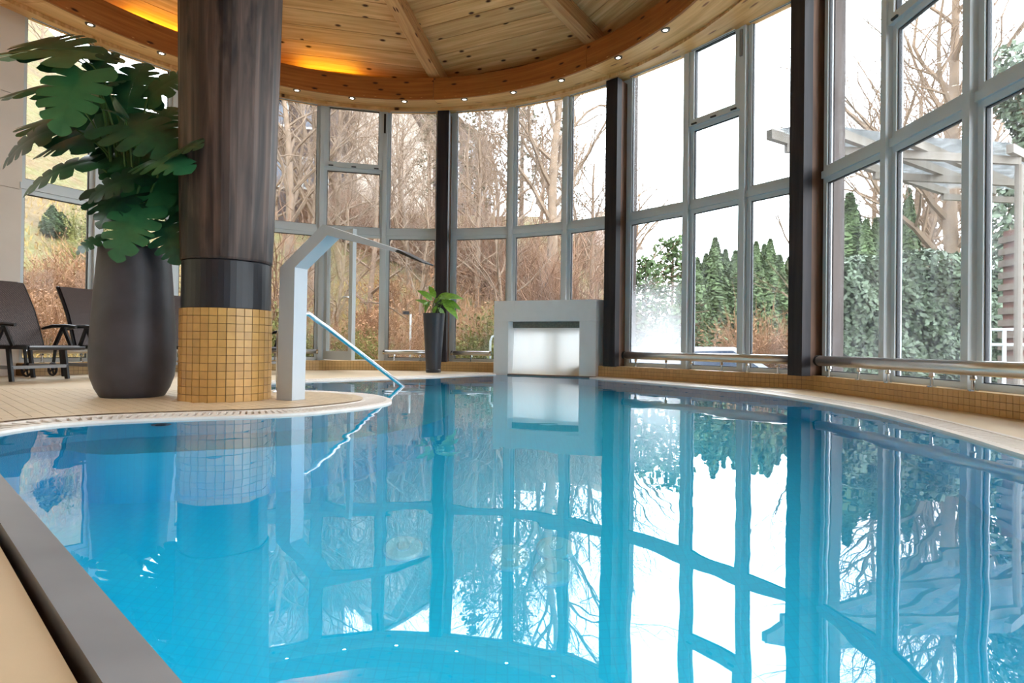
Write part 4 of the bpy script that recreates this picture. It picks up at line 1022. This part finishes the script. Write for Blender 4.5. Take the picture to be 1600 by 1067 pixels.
# ------------------------------------------------------------------ ground outside
def smooth(a, b, x):
    t = max(0., min(1., (x - a) / (b - a))); return t * t * (3 - 2 * t)
def gz(x, y):
    d = Vector((x, y)) - C; a = math.atan2(d.x, d.y); s = d.length - min(wall_r(a) if abs(a) < 2.6 else 6, 6)
    hill = 1 - smooth(.10, .42, a)
    left = 1 - smooth(-.9, -.45, a)
    ramp_ = 0 if s < 1.2 else ((s - 1.2) ** 2 / 9 if s < 5.7 else 2.25 + (s - 5.7))
    slope = .40 + .34 * left
    z = min(ramp_ * slope, 8.0 + 13 * left) * hill
    drop = smooth(.35, .5, a) * (1 - smooth(1.02, 1.15, a)) * smooth(1.5, 5, s) * -1.0
    return -.06 + z + drop
gm = MB(); na_, ns_ = 124, 44
vs_ = []
for i in range(na_ + 1):
    a = -math.pi + 2 * math.pi * i / na_; w0 = wall_r(a) + .13
    for j in range(ns_ + 1):
        r = w0 + .02 + 70 * (j / ns_) ** 2.2
        x, y = C.x + r * math.sin(a), C.y + r * math.cos(a); vs_.append((x, y, gz(x, y)))
gm.add(vs_, [(i * (ns_ + 1) + j, i * (ns_ + 1) + j + 1, (i + 1) * (ns_ + 1) + j + 1, (i + 1) * (ns_ + 1) + j) for i in range(na_) for j in range(ns_)])
gm.f = [f[::-1] for f in gm.f]
gm.build('ground', M['ground'], kind='structure', smooth=True, label='brown hillside rising behind the pool hall')
# paved strip outside the right-hand windows
pvm = MB(); vs_ = []
for i in range(31):
    a = .42 + 1.75 * i / 30; w0 = wall_r(a) + .16
    for j in range(9):
        r = w0 + 5.2 * j / 8; x, y = C.x + r * math.sin(a), C.y + r * math.cos(a); vs_.append((x, y, gz(x, y) + .025))
pvm.add(vs_, [(i * 9 + j, (i + 1) * 9 + j, (i + 1) * 9 + j + 1, i * 9 + j + 1) for i in range(30) for j in range(8)])
pvm.build('pavement', M['pavement'], kind='structure', label='pale paved path outside the glazing')

def out(px, d, dz=0):
    x = (px - 800) / F_PX * d; return Vector((x, d, gz(x, d) + dz))
# ------------------------------------------------------------------ bare trees
def grow(mb, r, base, dirv, length, rad, nseg, n, wob, upw):
    pts = [base.copy()]; d = dirv.normalized(); rs = [rad]
    for i in range(nseg):
        d = (d + Vector((r.gauss(0, wob), r.gauss(0, wob), r.gauss(0, wob) + upw))).normalized()
        pts.append(pts[-1] + d * (length / nseg)); rs.append(rad * (1 - .75 * (i + 1) / nseg))
    mb.tube(pts, rs, n, False); return pts, rs
def bare_tree(seed, h=9., tr=.14, n1=15, n2=8, n3=7, el=.75, clear=.22, name='bare_tree'):
    r = random.Random(seed); tmb = MB(); bmb = MB(); wmb = MB()
    pts, rs = grow(tmb, r, Vector((0, 0, -.3)), Vector((r.uniform(-.08, .08), r.uniform(-.08, .08), 1)), h * .85, tr, 9, 8, .07, .06)
    def at(pts, rs, t):
        x = t * (len(pts) - 1); i = min(int(x), len(pts) - 2); f = x - i; return pts[i].lerp(pts[i + 1], f), rs[i] * (1 - f) + rs[i + 1] * f, (pts[i + 1] - pts[i]).normalized()
    for i in range(n1):
        t = clear + (1 - clear) * (i + r.random() * .8) / n1; p, pr, pd = at(pts, rs, min(t, .99)); a = i * 2.4 + r.uniform(-.5, .5); e_ = el * r.uniform(.7, 1.25)
        d = Vector((math.cos(a) * math.cos(e_), math.sin(a) * math.cos(e_), math.sin(e_)))
        q, qs = grow(bmb, r, p, d, h * .42 * (1.15 - t * .7) * r.uniform(.8, 1.15), pr * .55, 6, 5, .16, .05)
        for j in range(n2):
            t2 = .2 + .78 * (j + r.random()) / n2; p2, r2, d2 = at(q, qs, min(t2, .99)); dd = (d2 + Vector((r.gauss(0, .65), r.gauss(0, .65), r.gauss(.25, .5)))).normalized()
            q2, qs2 = grow(bmb, r, p2, dd, h * .17 * r.uniform(.6, 1.2), max(r2 * .55, .009), 4, 4, .2, .05)
            for k in range(n3):
                t3 = .15 + .83 * (k + r.random()) / n3; p3, r3, d3 = at(q2, qs2, min(t3, .99)); de = (d3 + Vector((r.gauss(0, .6), r.gauss(0, .6), r.gauss(.2, .5)))).normalized()
                grow(wmb, r, p3, de, h * .075 * r.uniform(.5, 1.3), .0065, 2, 3, .2, .03)
    return tmb.mesh('trunk', M['bark'], True), bmb.mesh('branches', M['bark']), wmb.mesh('twigs', M['twig'])
TREES = [bare_tree(11), bare_tree(12, 10, .17, 17, 8, 7, .9), bare_tree(13, 8, .11, 15, 8, 8, .65, .12), bare_tree(14, 11, .2, 18, 9, 7, .85, .3)]
def put_tree(v, p, s, rz, label, group=None, tilt=(0, 0), name='bare_tree'):
    t = thing(name, p, label, 'tree', group, local=True)
    for nm, me in zip(('trunk', 'branches', 'twigs'), TREES[v]):
        o = link(nm, me, t)
        if nm == 'twigs': o['kind'] = 'stuff'
    t.scale = (s, s, s); t.rotation_euler = (tilt[0], tilt[1], rz); return t
rn = random.Random(21)
LBH = 'bare brown deciduous tree on the hillside behind the windows'
hill_trees = [(450, 15, 1, 1.0), (486, 16.5, 3, .95), (530, 19, 0, 1.0), (572, 14.5, 2, .9), (600, 22, 1, 1), (640, 18, 2, 1.0), (668, 23, 0, 1.0), (722, 19, 2, 1.0), (748, 16, 0, .8), (772, 22, 1, 1), (806, 20, 2, 1.1), (835, 24, 3, 1.0), (900, 21, 2, .9), (920, 17, 0, .85), (945, 24, 1, .9),
              (620, 27, 3, 1), (700, 28, 1, 1), (760, 29, 3, 1), (870, 28, 3, 1), (545, 27, 3, 1), (480, 24, 0, 1), (60, 22, 0, .8), (160, 24, 2, .8), (255, 19, 2, .9), (300, 22, 1, 1), (400, 18, 0, 1), (360, 24, 3, 1), (520, 12.5, 2, .6), (655, 13, 2, .6), (790, 13.5, 2, .65), (730, 25, 0, 1)]
def where(px, d):
    w_ = 'behind the wicker loungers' if px < 330 else 'behind the round column' if px < 470 else 'behind the garden door bay' if px < 600 else 'beside the garden door bay' if px < 700 else 'behind the slim potted plant' if px < 795 else 'behind the water portal'
    return ('low on the slope ' if d < 14.6 else 'halfway up the slope ' if d < 21 else 'near the hilltop ') + w_
for px, d, v, s in hill_trees: put_tree(v, out(px, d), s * (.58 if d > 21 else .85), rn.uniform(0, 6.28), 'bare brown tree ' + where(px, d), 'bare trees on the hillside')
put_tree(3, out(853, 15.5), .95, 1.2, 'bare tree with a pale thick leaning trunk behind the water portal', tilt=(.0, .06))
put_tree(1, out(985, 30), 1.0, .4, 'bare tree far behind the fogged window bay')
put_tree(2, out(1342, 16), 1.2, 2.2, 'bare tree rising behind the ivy hedge beside the dark post')
put_tree(3, out(1492, 13.2), 1.1, .6, 'large bare tree with leaning trunk behind the ivy hedge', tilt=(0, -.12))
put_tree(0, out(1425, 15.5), 1.15, 1.0, 'many branched bare tree behind the middle of the ivy hedge')
put_tree(2, out(1540, 16), 1.25, 4.0, 'bare tree behind the glass canopy')
put_tree(1, out(1452, 18), 1.2, 3.6, 'slender bare tree between two trunks behind the ivy hedge')
put_tree(2, out(1590, 14), .9, 3.0, 'bare tree beside the ivy clad trunk')
put_tree(2, out(1290, 24), .7, 5.0, 'small bare tree beyond the row of cypresses')

# shrubs
def shrub(seed, mat, n=34, h=1.5, n2=6, leaf=0):
    r = random.Random(seed); sm = MB(); tw = MB()
    for i in range(n):
        a = r.uniform(0, 6.28); e_ = r.uniform(.5, 1.45); b = Vector((r.gauss(0, .12), r.gauss(0, .12), -.1)); L = h * r.uniform(.6, 1.15)
        d = Vector((math.cos(a) * math.cos(e_), math.sin(a) * math.cos(e_), math.sin(e_)))
        pts, rs = grow(sm, r, b, d, L, .012, 4, 4, .14, .05)
        for j in range(n2):
            t = .25 + .7 * (j + r.random()) / n2; x = t * 4; i0 = min(int(x), 3); p = pts[i0].lerp(pts[i0 + 1], x - i0)
            dd = (d + Vector((r.gauss(0, .6), r.gauss(0, .6), r.gauss(.1, .5)))).normalized(); q, _ = grow(tw, r, p, dd, L * .4 * r.uniform(.5, 1.2), .006, 2, 3, .2, .03)
            for l in range(leaf):
                c = q[0].lerp(q[-1], r.random()); u = Vector((r.gauss(0, 1), r.gauss(0, 1), r.gauss(0, 1))).normalized(); w_ = u.orthogonal().normalized(); s = r.uniform(.02, .045)
                tw.add([c, c + (u + w_ * .5) * s, c + u * 2 * s, c + (u - w_ * .5) * s], [(0, 1, 2, 3)])
    return sm.mesh('stems', mat), tw.mesh('twigs', mat)
SH = {'rust': [shrub(31, M['shrub_rust'], 46, 1.1, 7, 1), shrub(32, M['shrub_rust'], 40, 1.4, 7, 1)], 'brown': [shrub(33, M['shrub_brown'], 40, 1.8, 7), shrub(34, M['shrub_brown'], 44, 1.5, 8)], 'olive': [shrub(35, M['shrub_olive'], 30, 1.1, 6, 5)]}
SLB = {'rust': 'low rust coloured dry shrub on the slope', 'brown': 'tangled brown leafless shrub on the slope', 'olive': 'olive green bushy shrub on the slope'}
def put_shrub(kind_, v, p, s, label=None, group=None):
    t = thing('shrub', p, label or SLB[kind_], 'shrub', group or (kind_ + ' shrubs on the slope'), local=True)
    for nm, me in zip(('stems', 'twigs'), SH[kind_][v]):
        o = link(nm, me, t)
        if nm == 'twigs': o['kind'] = 'stuff'
    t.scale = (s, s, s); t.rotation_euler.z = rn.uniform(0, 6.28)
for i in range(46):
    px = 430 + 520 * ((i * .618) % 1); d = 13.5 + 14 * ((i * .379) % 1); put_shrub('brown', i % 2, out(px, d), rn.uniform(1.0, 1.7), 'tangled brown shrub ' + where(px, d))
for px, d, s in [(620, 10.8, .7), (655, 11, .55), (640, 13, .9), (690, 12.5, .9), (600, 13.5, 1), (575, 14, 1), (740, 11.5, .9), (720, 13.5, 1.1), (780, 12, .9), (830, 12.5, 1), (865, 13, 1), (540, 12, .8), (520, 11, .6), (480, 12, .9), (450, 13, 1), (665, 15, 1.2), (610, 16, 1.2),
                 (60, 9.6, .8), (85, 9.2, .7), (110, 9.5, .8), (45, 10.2, .9), (130, 10, .8), (75, 10.8, .9), (100, 11, 1), (30, 9.4, .8), (275, 11, .8), (290, 12, .9), (220, 12, 1), (180, 11, .9), (150, 11.5, .9), (440, 11.5, .6)]:
    put_shrub('rust', rn.randint(0, 1), out(px, d), s, 'rust coloured dry shrub ' + where(px, d))
for px, d, s in [(585, 10.9, .6), (572, 11.2, .7), (545, 11.2, .7), (770, 11, 1.1), (755, 11.6, 1.0), (790, 11.3, 1.0), (735, 10.6, .6), (470, 11, .8), (450, 10.6, .9), (430, 11, 1), (140, 12.5, .8), (120, 13, .8), (160, 13.5, .9)]:
    put_shrub('olive', 0, out(px, d), s, 'olive green bush ' + where(px, d))
for px, d, s in [(1155, 15, 1.3), (1178, 15.3, 1.3), (1200, 15, 1.35), (1222, 15.4, 1.3), (1240, 15, 1.2), (1140, 15.6, 1.1), (1262, 15.2, 1.2)]:
    put_shrub('rust', rn.randint(0, 1), out(px, d, .6), s, 'rust brown hedge shrub below the cypress row', 'rust hedge below the cypresses')

# foliage clouds
def leaf_cloud(name, mat, pts, nrm, size, r, flat=.5):
    n = len(pts); P_ = np.array(pts); Nn = np.array(nrm) + r.normal(0, flat, (n, 3)); Nn /= np.linalg.norm(Nn, axis=1, keepdims=True)
    U = np.cross(Nn, r.normal(0, 1, (n, 3))); U /= np.linalg.norm(U, axis=1, keepdims=True); V = np.cross(Nn, U)
    s = size * r.uniform(.6, 1.3, (n, 1))
    q = np.stack([P_ - U * s, P_ + V * s * .55, P_ + U * s, P_ - V * s * .55], 1).reshape(-1, 3)
    me = bpy.data.meshes.new(name); me.from_pydata(q.tolist(), [], np.arange(4 * n).reshape(-1, 4).tolist()); me.materials.append(mat); return me
npr = np.random.default_rng(5)
def cypress_meshes(h=5., rad=.62, n=5200):
    z = npr.random(n) ** .8; a = npr.random(n) * 6.283
    prof_ = np.sin(np.pi * np.clip(z, 0, 1) ** .62) ** .75 * (1 - .25 * z); rr = rad * prof_ * npr.uniform(.82, 1.06, n) * (1 + .12 * np.sin(a * 5 + z * 20))
    pts = np.stack([rr * np.cos(a), rr * np.sin(a), .12 + z * h], 1); nr_ = np.stack([np.cos(a), np.sin(a), np.full(n, .9)], 1)
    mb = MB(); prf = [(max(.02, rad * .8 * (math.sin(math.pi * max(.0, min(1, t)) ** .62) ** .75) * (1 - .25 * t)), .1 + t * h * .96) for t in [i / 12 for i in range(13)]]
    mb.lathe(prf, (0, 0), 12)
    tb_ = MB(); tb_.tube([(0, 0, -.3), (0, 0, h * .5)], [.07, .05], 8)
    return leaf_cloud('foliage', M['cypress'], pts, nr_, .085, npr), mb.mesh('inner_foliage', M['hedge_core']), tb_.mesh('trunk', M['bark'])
CY = cypress_meshes()
def put_cypress(p, h, w_, label, group=None):
    t = thing('cypress', p, label, 'tree', group, local=True)
    for nm, me in zip(('foliage', 'inner_foliage', 'trunk'), CY):
        o = link(nm, me, t)
        if nm == 'foliage': o['kind'] = 'stuff'
    t.scale = (w_, w_, h / 5); t.rotation_euler.z = rn.uniform(0, 6)
for px, ty, d, w_ in [(1088, 408, 24, 1.1), (1102, 402, 24.5, 1), (1116, 378, 24, 1.15), (1132, 396, 25, 1), (1148, 398, 24, 1.1), (1164, 392, 25, 1), (1180, 384, 24, 1.0), (1193, 388, 24.5, 1), (1202, 380, 24, 1.0), (1216, 404, 24, 1.2), (1232, 408, 25, 1.2), (1075, 400, 25, 1), (1250, 405, 24, 1.2), (1270, 400, 25, 1.1)]:
    p = out(px, d); top_ = at_y(px, ty, d).z; put_cypress(p, top_ - p.z, w_ * 1.25, 'tall pointed cypress in the row beyond the path', 'cypress row beyond the path')
for px, ty, d, w_, lb in [(1326, 312, 13, 1.1, 'tall dark cypress at the end of the ivy hedge'), (1352, 352, 12.5, .8, 'narrow cypress behind the ivy hedge end'), (1368, 350, 13, .8, 'narrow cypress behind the ivy hedge beside a bare trunk'), (1418, 305, 14.5, .8, 'broad cypress behind the middle of the ivy hedge'),
                         (78, 322, 12.5, .36, 'slim cypress on the grassy slope behind the loungers'), (92, 332, 12.8, .34, 'second slim cypress on the grassy slope behind the loungers')]:
    p = out(px, d); put_cypress(p, at_y(px, ty, d).z - p.z, w_, lb)
# pines on the hill and the small spruce
def conifer(seed, h, rad, clump, mat, layers=13, per=9):
    r = random.Random(seed); tm = MB(); tm.tube([(0, 0, -.4), (0, 0, h * .6), (0, 0, h)], [.15 * h / 9, .09 * h / 9, .02], 8); bm_ = MB(); pts = []; nr_ = []
    for i in range(layers):
        f = i / (layers - 1); z = h * (.22 + .76 * f); rl_ = rad * (1 - f) ** .8 * r.uniform(.8, 1.1) + .12
        for j in range(per):
            a = j * 6.283 / per + r.uniform(-.4, .4) + i; e_ = Vector((math.cos(a), math.sin(a), r.uniform(-.15, .2))); L = rl_ * r.uniform(.65, 1.1)
            bm_.tube([(0, 0, z), Vector((0, 0, z)) + e_ * L], [.02, .006], 4, False)
            for k in range(clump):
                t = r.uniform(.3, 1.05); c = Vector((0, 0, z)) + e_ * L * t + Vector((r.gauss(0, .13), r.gauss(0, .13), r.gauss(.05, .1))); pts.append(tuple(c)); nr_.append((r.gauss(0, .3), r.gauss(0, .3), 1))
    return tm.mesh('trunk', M['bark'], True), bm_.mesh('branches', M['bark']), leaf_cloud('needles', mat, pts, nr_, .12 if h > 5 else .07, npr, .8)
PN1 = conifer(41, 10, 2.6, 16, M['pine_needle']); PN2 = conifer(42, 3.4, 1.0, 14, M['cypress'])
def put_conifer(m3, p, s, label, group=None, name='pine_tree'):
    t = thing(name, p, label, 'tree', group, local=True)
    for nm, me in zip(('trunk', 'branches', 'needles'), m3):
        o = link(nm, me, t)
        if nm == 'needles': o['kind'] = 'stuff'
    t.scale = (s, s, s); t.rotation_euler.z = rn.uniform(0, 6)
for px, d, s in [(745, 25, .72), (812, 26, .8), (880, 27, .62), (668, 30, .6)]: put_conifer(PN1, out(px, d), s, 'dusky pine among the bare trees on the hill', 'pines on the hill')
put_conifer(PN2, out(1050, 15, .0), 1.25, 'small pale spruce seen through the fogged window', name='spruce'); put_conifer(PN2, out(1008, 13), 1.0, 'small green spruce beside the dark post', name='spruce')
put_conifer(PN2, out(1090, 17), .95, 'low green spruce in front of the cypress row', name='spruce')

# ivy hedge
def blob_points(cx, cy, lx, ly, h, rot, n):
    # points over the surface of a rounded bar
    u = npr.uniform(-1, 1, n); s = npr.uniform(0, 1, n); pts = []; nr_ = []
    for i in range(n):
        x = u[i] * lx; t = s[i]
        end = max(0, abs(u[i]) - .8) / .2; hh = h * (1 - .35 * end ** 2); yy = ly * (1 - .5 * end ** 2)
        if t < .38: y, z, nn_ = -yy, hh * t / .38, (0, -1, .35)
        elif t < .62: y, z, nn_ = -yy + 2 * yy * (t - .38) / .24, hh, (0, 0, 1)
        else: y, z, nn_ = yy, hh * (1 - t) / .38, (0, 1, .35)
        if npr.random() < .08: x = math.copysign(lx, x); y = npr.uniform(-ly, ly) * .6; z = npr.uniform(0, h * .7); nn_ = (math.copysign(1, x), 0, .3)
        b = .13 * math.sin(x * 3.1 + z * 2) + .1 * math.sin(x * 7 + z * 5 + y * 3)
        zz = z - .25 * max(0, (abs(y) / ly - .6)) * (z / h) ** 4
        pts.append((x + nn_[0] * b, y + nn_[1] * b + npr.normal(0, .03), zz + nn_[2] * b * .5)); nr_.append(nn_)
    return pts, nr_
def hedge(p, lx, ly, h, rot, n, size, label, mat='ivy'):
    t = thing('ivy_hedge', p, label, 'hedge', local=True)
    pts, nr_ = blob_points(0, 0, lx, ly, h, rot, n)
    o = link('leaves', leaf_cloud('leaves', M[mat], pts, nr_, size, npr, .55), t); o['kind'] = 'stuff'
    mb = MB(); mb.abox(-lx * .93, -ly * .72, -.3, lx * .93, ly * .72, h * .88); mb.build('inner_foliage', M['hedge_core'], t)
    t.rotation_euler.z = rot
hedge(Vector((8.2, 10.3, -.06)), 2.6, .75, 2.15, -.05, 24000, .056, 'thick glossy ivy hedge outside the right-hand windows')
hedge(Vector((5.0, 14.0, -1.0)), .45, .4, 1.25, .2, 1800, .06, 'small dark clipped bush beside the white car', 'ivy')
# ivy clad trunk at the far right
t = thing('ivy_clad_tree', out(1602, 11.0), 'tree trunk wrapped in dense ivy beside the canopy', 'tree', local=True)
mb = MB(); mb.tube([(0, 0, -.3), (.05, 0, 3), (.1, .1, 7)], [.18, .15, .08], 10, False); mb.build('trunk', M['bark'], t)
n = 4200; z_ = npr.uniform(2.2, 7.2, n); a_ = npr.uniform(0, 6.283, n); r_ = (.42 + .25 * np.sin(z_ * 2.1)) * npr.uniform(.5, 1.1, n)
o = link('ivy_leaves', leaf_cloud('ivy_leaves', M['ivy'], np.stack([r_ * np.cos(a_), r_ * np.sin(a_), z_], 1), np.stack([np.cos(a_), np.sin(a_), a_ * 0 + .4], 1), .08, npr), t); o['kind'] = 'stuff'

# dry grass on the near slope
r_ = npr; gpts = []
verts, faces = [], []
for i in range(26000):
    a = r_.uniform(-1.25, .36); wr = wall_r(a); rr = wr + .6 + 9 * r_.random() ** 1.3; x, y = C.x + rr * math.sin(a), C.y + rr * math.cos(a); z = gz(x, y) - .02
    h_ = r_.uniform(.06, .22) if rr - wr > 1.8 else r_.uniform(.03, .07); t_ = r_.uniform(0, 6.28); w_ = .012; lx, ly = r_.normal(0, .06), r_.normal(0, .06)
    k = len(verts); verts += [(x - w_ * math.cos(t_), y - w_ * math.sin(t_), z), (x + w_ * math.cos(t_), y + w_ * math.sin(t_), z), (x + lx, y + ly, z + h_)]; faces.append((k, k + 1, k + 2))
me = bpy.data.meshes.new('dry_grass'); me.from_pydata(verts, [], faces); me.materials.append(M['grass'])
tag(link('dry_grass', me), 'short dry golden grass on the slope outside the windows', 'grass', kind='stuff')

# ------------------------------------------------------------------ houses on the hill
def house(px, d, w_, dep, hw, hr_, rot, wallm, label, base_y=None, nwin=3, floors=2):
    p = out(px, d)
    if base_y is not None: p.z = at_y(px, base_y, d).z
    t = thing('house', p, label, 'house', local=True); t.rotation_euler.z = rot
    mb = MB(); mb.abox(-w_ / 2, -dep / 2, -3, w_ / 2, dep / 2, hw); mb.prism([(-w_ / 2, -dep / 2, hw), (-w_ / 2, dep / 2, hw), (-w_ / 2, 0, hw + hr_ * .92)], (w_, 0, 0)); mb.build('walls', M[wallm], t)
    ov = .5
    for s in (-1, 1):
        mb = MB(); mb.prism([(-w_ / 2 - ov, s * (dep / 2 + ov), hw - ov * 2 * hr_ / dep), (-w_ / 2 - ov, 0, hw + hr_), (-w_ / 2 - ov, 0, hw + hr_ + .18), (-w_ / 2 - ov, s * (dep / 2 + ov), hw - ov * 2 * hr_ / dep + .18)], (w_ + 2 * ov, 0, 0)); mb.build('roof_slope', M['roof'], t)
    mb = MB(); mb.abox(w_ * .2, -.3, hw + hr_ * .5, w_ * .2 + .6, .3, hw + hr_ + .8); mb.build('chimney', M['render'], t)
    for f in range(floors):
        for j in range(nwin):
            x = -w_ / 2 + w_ * (j + .5) / nwin; z = .6 + f * 2.6
            if z + 1.3 > hw: continue
            mb = MB(); mb.abox(x - .55, -dep / 2 - .06, z - .1, x + .55, -dep / 2 + .02, z + 1.3); wo = mb.build('window', M['frame'], t)
            mb = MB(); mb.abox(x - .45, -dep / 2 - .075, z, x + .45, -dep / 2 - .05, z + 1.2); mb.build('pane', M['house_glass'], wo)
house(440, 27, 5.0, 6, 4.6, 2.4, .25, 'timber_house', 'dark timber clad house on the hilltop behind the bare trees', 335)
house(556, 36, 6.5, 7, 4.4, 2.7, -.5, 'render', 'pale house with broad grey roof on the hilltop', 330)
house(652, 45, 8, 9, 5.4, 3.4, 1.2, 'timber_house', 'large grey roofed house behind the hilltop thicket', 320)
house(908, 40, 5, 6, 3.4, 2.0, .2, 'render', 'small cream house at the foot of the hill', 468)

# ------------------------------------------------------------------ white car
cpos = Vector((3.72, 12.0, gz(3.72, 12.0) + .025))
car = thing('car', cpos, 'white parked car on the path beyond the fogged bay', 'car', local=True); car.rotation_euler.z = .25
prof_ = [(-2.0, .35), (-2.05, .7), (-1.9, .92), (-1.2, 1.0), (-.55, 1.42), (.55, 1.46), (1.35, 1.05), (1.95, .92), (2.05, .6), (2.0, .35)]
mb = MB(); mb.prism([(x, -.8, z) for x, z in prof_[::-1]], (0, 1.6, 0)); mb.build('body', M['car_white'], car)
for s in (-1, 1):
    mb = MB(); mb.prism([(x, s * .803, z) for x, z in [(-1.05, 1.0), (-.5, 1.36), (.5, 1.39), (1.15, 1.04)]], (0, s * .006, 0)); mb.build('side_window', M['house_glass'], car)
    for x in (-1.3, 1.3):
        mb = MB(); mb.tube([(x, s * .62, .32), (x, s * .83, .32)], .32, 20); wo = mb.build('wheel', M['tyre'], car)
        mb = MB(); mb.tube([(x, s * .83, .32), (x, s * .845, .32)], .19, 16); mb.build('hub_cap', M['rim'], wo)
mb = MB(); mb.prism([(-1.19, -.7, 1.02), (-1.19, .7, 1.02), (-.56, .66, 1.42), (-.56, -.66, 1.42)], (-.02, 0, .012)); mb.build('windscreen', M['house_glass'], car)

# ------------------------------------------------------------------ glazed canopy outside the right-hand windows
cn = thing('glass_canopy', (5.2, 8.2, 0), 'glass roofed canopy with pale beams outside the right-hand windows', 'canopy')
tips = [at_z(1201, 197, 2.94), at_z(1303, 206, 2.94), at_z(1424, 222, 2.94), at_z(1578, 232, 2.94)]
tips[0] = tips[0] + Vector((.12, .25, 0))
bd = Vector((math.sin(math.radians(56)), math.cos(math.radians(56)), .03)).normalized()
for tp in tips:
    mb = MB(); mb.bar(tp, tp + bd * 5.2, .07, .11); mb.build('rafter', M['canopy_wood'], cn)
for s_ in (.35, 2.6, 5.0):
    a, b = tips[0] + bd * s_, tips[-1] + bd * s_; a = a - Vector((0, 0, .1)); b = b - Vector((0, 0, .1))
    mb = MB(); mb.bar(a, b, .06, .1); mb.build('purlin', M['canopy_wood'], cn)
for a, b in zip(tips[:-1], tips[1:]):
    z3 = Vector((0, 0, .062)); mb = MB(); mb.prism([a + z3, b + z3, b + z3 + bd * 5.2, a + z3 + bd * 5.2], (0, 0, .012)); mb.build('glass_sheet', M['canopy_glass'], cn)
for tp, s_ in ((tips[3], .35), (tips[3], 5.0)):
    q = tp + bd * s_; mb = MB(); mb.tube([(q.x, q.y, gz(q.x, q.y)), (q.x, q.y, 2.8)], .045, 10); mb.build('support_post', M['canopy_wood'], cn)
# railing and stacked block pillar
rl_ = thing('garden_railing', (6.6, 7.4, 0), 'pale tubular railing beside the stacked pillar', 'railing')
a, b = at_y(1546, 530, 7.6), at_y(1680, 530, 7.2)
for z in (.72, .52, .2): mb = MB(); mb.tube([(a.x, a.y, z), (b.x, b.y, z)], .02, 8); mb.build('rail', M['frame'], rl_)
for f in (.0, .18, .6, 1): q = a.lerp(b, f); mb = MB(); mb.tube([(q.x, q.y, gz(q.x, q.y)), (q.x, q.y, .74)], .022, 8); mb.build('baluster', M['frame'], rl_)
pp = at_y(1600, 500, 8.0); pz0 = gz(pp.x, pp.y)
sp3 = thing('stacked_pillar', (pp.x, pp.y, pz0), 'pillar of stacked stone slabs and bricks under the canopy', 'pillar')
z = pz0
for i in range(13):
    mb = MB(); mb.box((pp.x, pp.y, z + .045), (.2, 0, 0), (0, .2, 0), (0, 0, .045)); mb.build('slab', M['block_stone'], sp3); z += .09
    for sx in (-.1, .08):
        mb = MB(); mb.box((pp.x + sx, pp.y, z + .04), (.07, 0, 0), (0, .15, 0), (0, 0, .04)); mb.build('brick', M['brick'], sp3)
    z += .08
# small garden things
p = out(641, 12.2); t = thing('garden_lamp', p, 'thin white garden light post on the rusty slope', 'lamp')
mb = MB(); mb.tube([p - Vector((0, 0, .1)), p + Vector((0, 0, .95))], .022, 8); mb.build('post', M['frame'], t); mb = MB(); mb.box(p + Vector((-.1, 0, .98)), (.07, 0, 0), (0, .04, 0), (0, 0, .035)); mb.build('lamp_head', M['black'], t)
p = at_y(766, 547, 9.6); z0_ = gz(p.x, p.y); t = thing('ladder_handle', (p.x, p.y, z0_), 'curved white tube handle standing outside near the water portal', 'handle')
mb = MB(); mb.tube([(p.x, p.y, z0_ - .05), (p.x, p.y, .5), (p.x + .03, p.y, .57), (p.x + .1, p.y, .6), (p.x + .2, p.y, .58), (p.x + .24, p.y, .5), (p.x + .24, p.y, z0_ - .05)], .018, 8); mb.build('tube', M['frame'], t, smooth=True)
for o in bpy.data.objects:
    if '_local' in o: del o['_local']
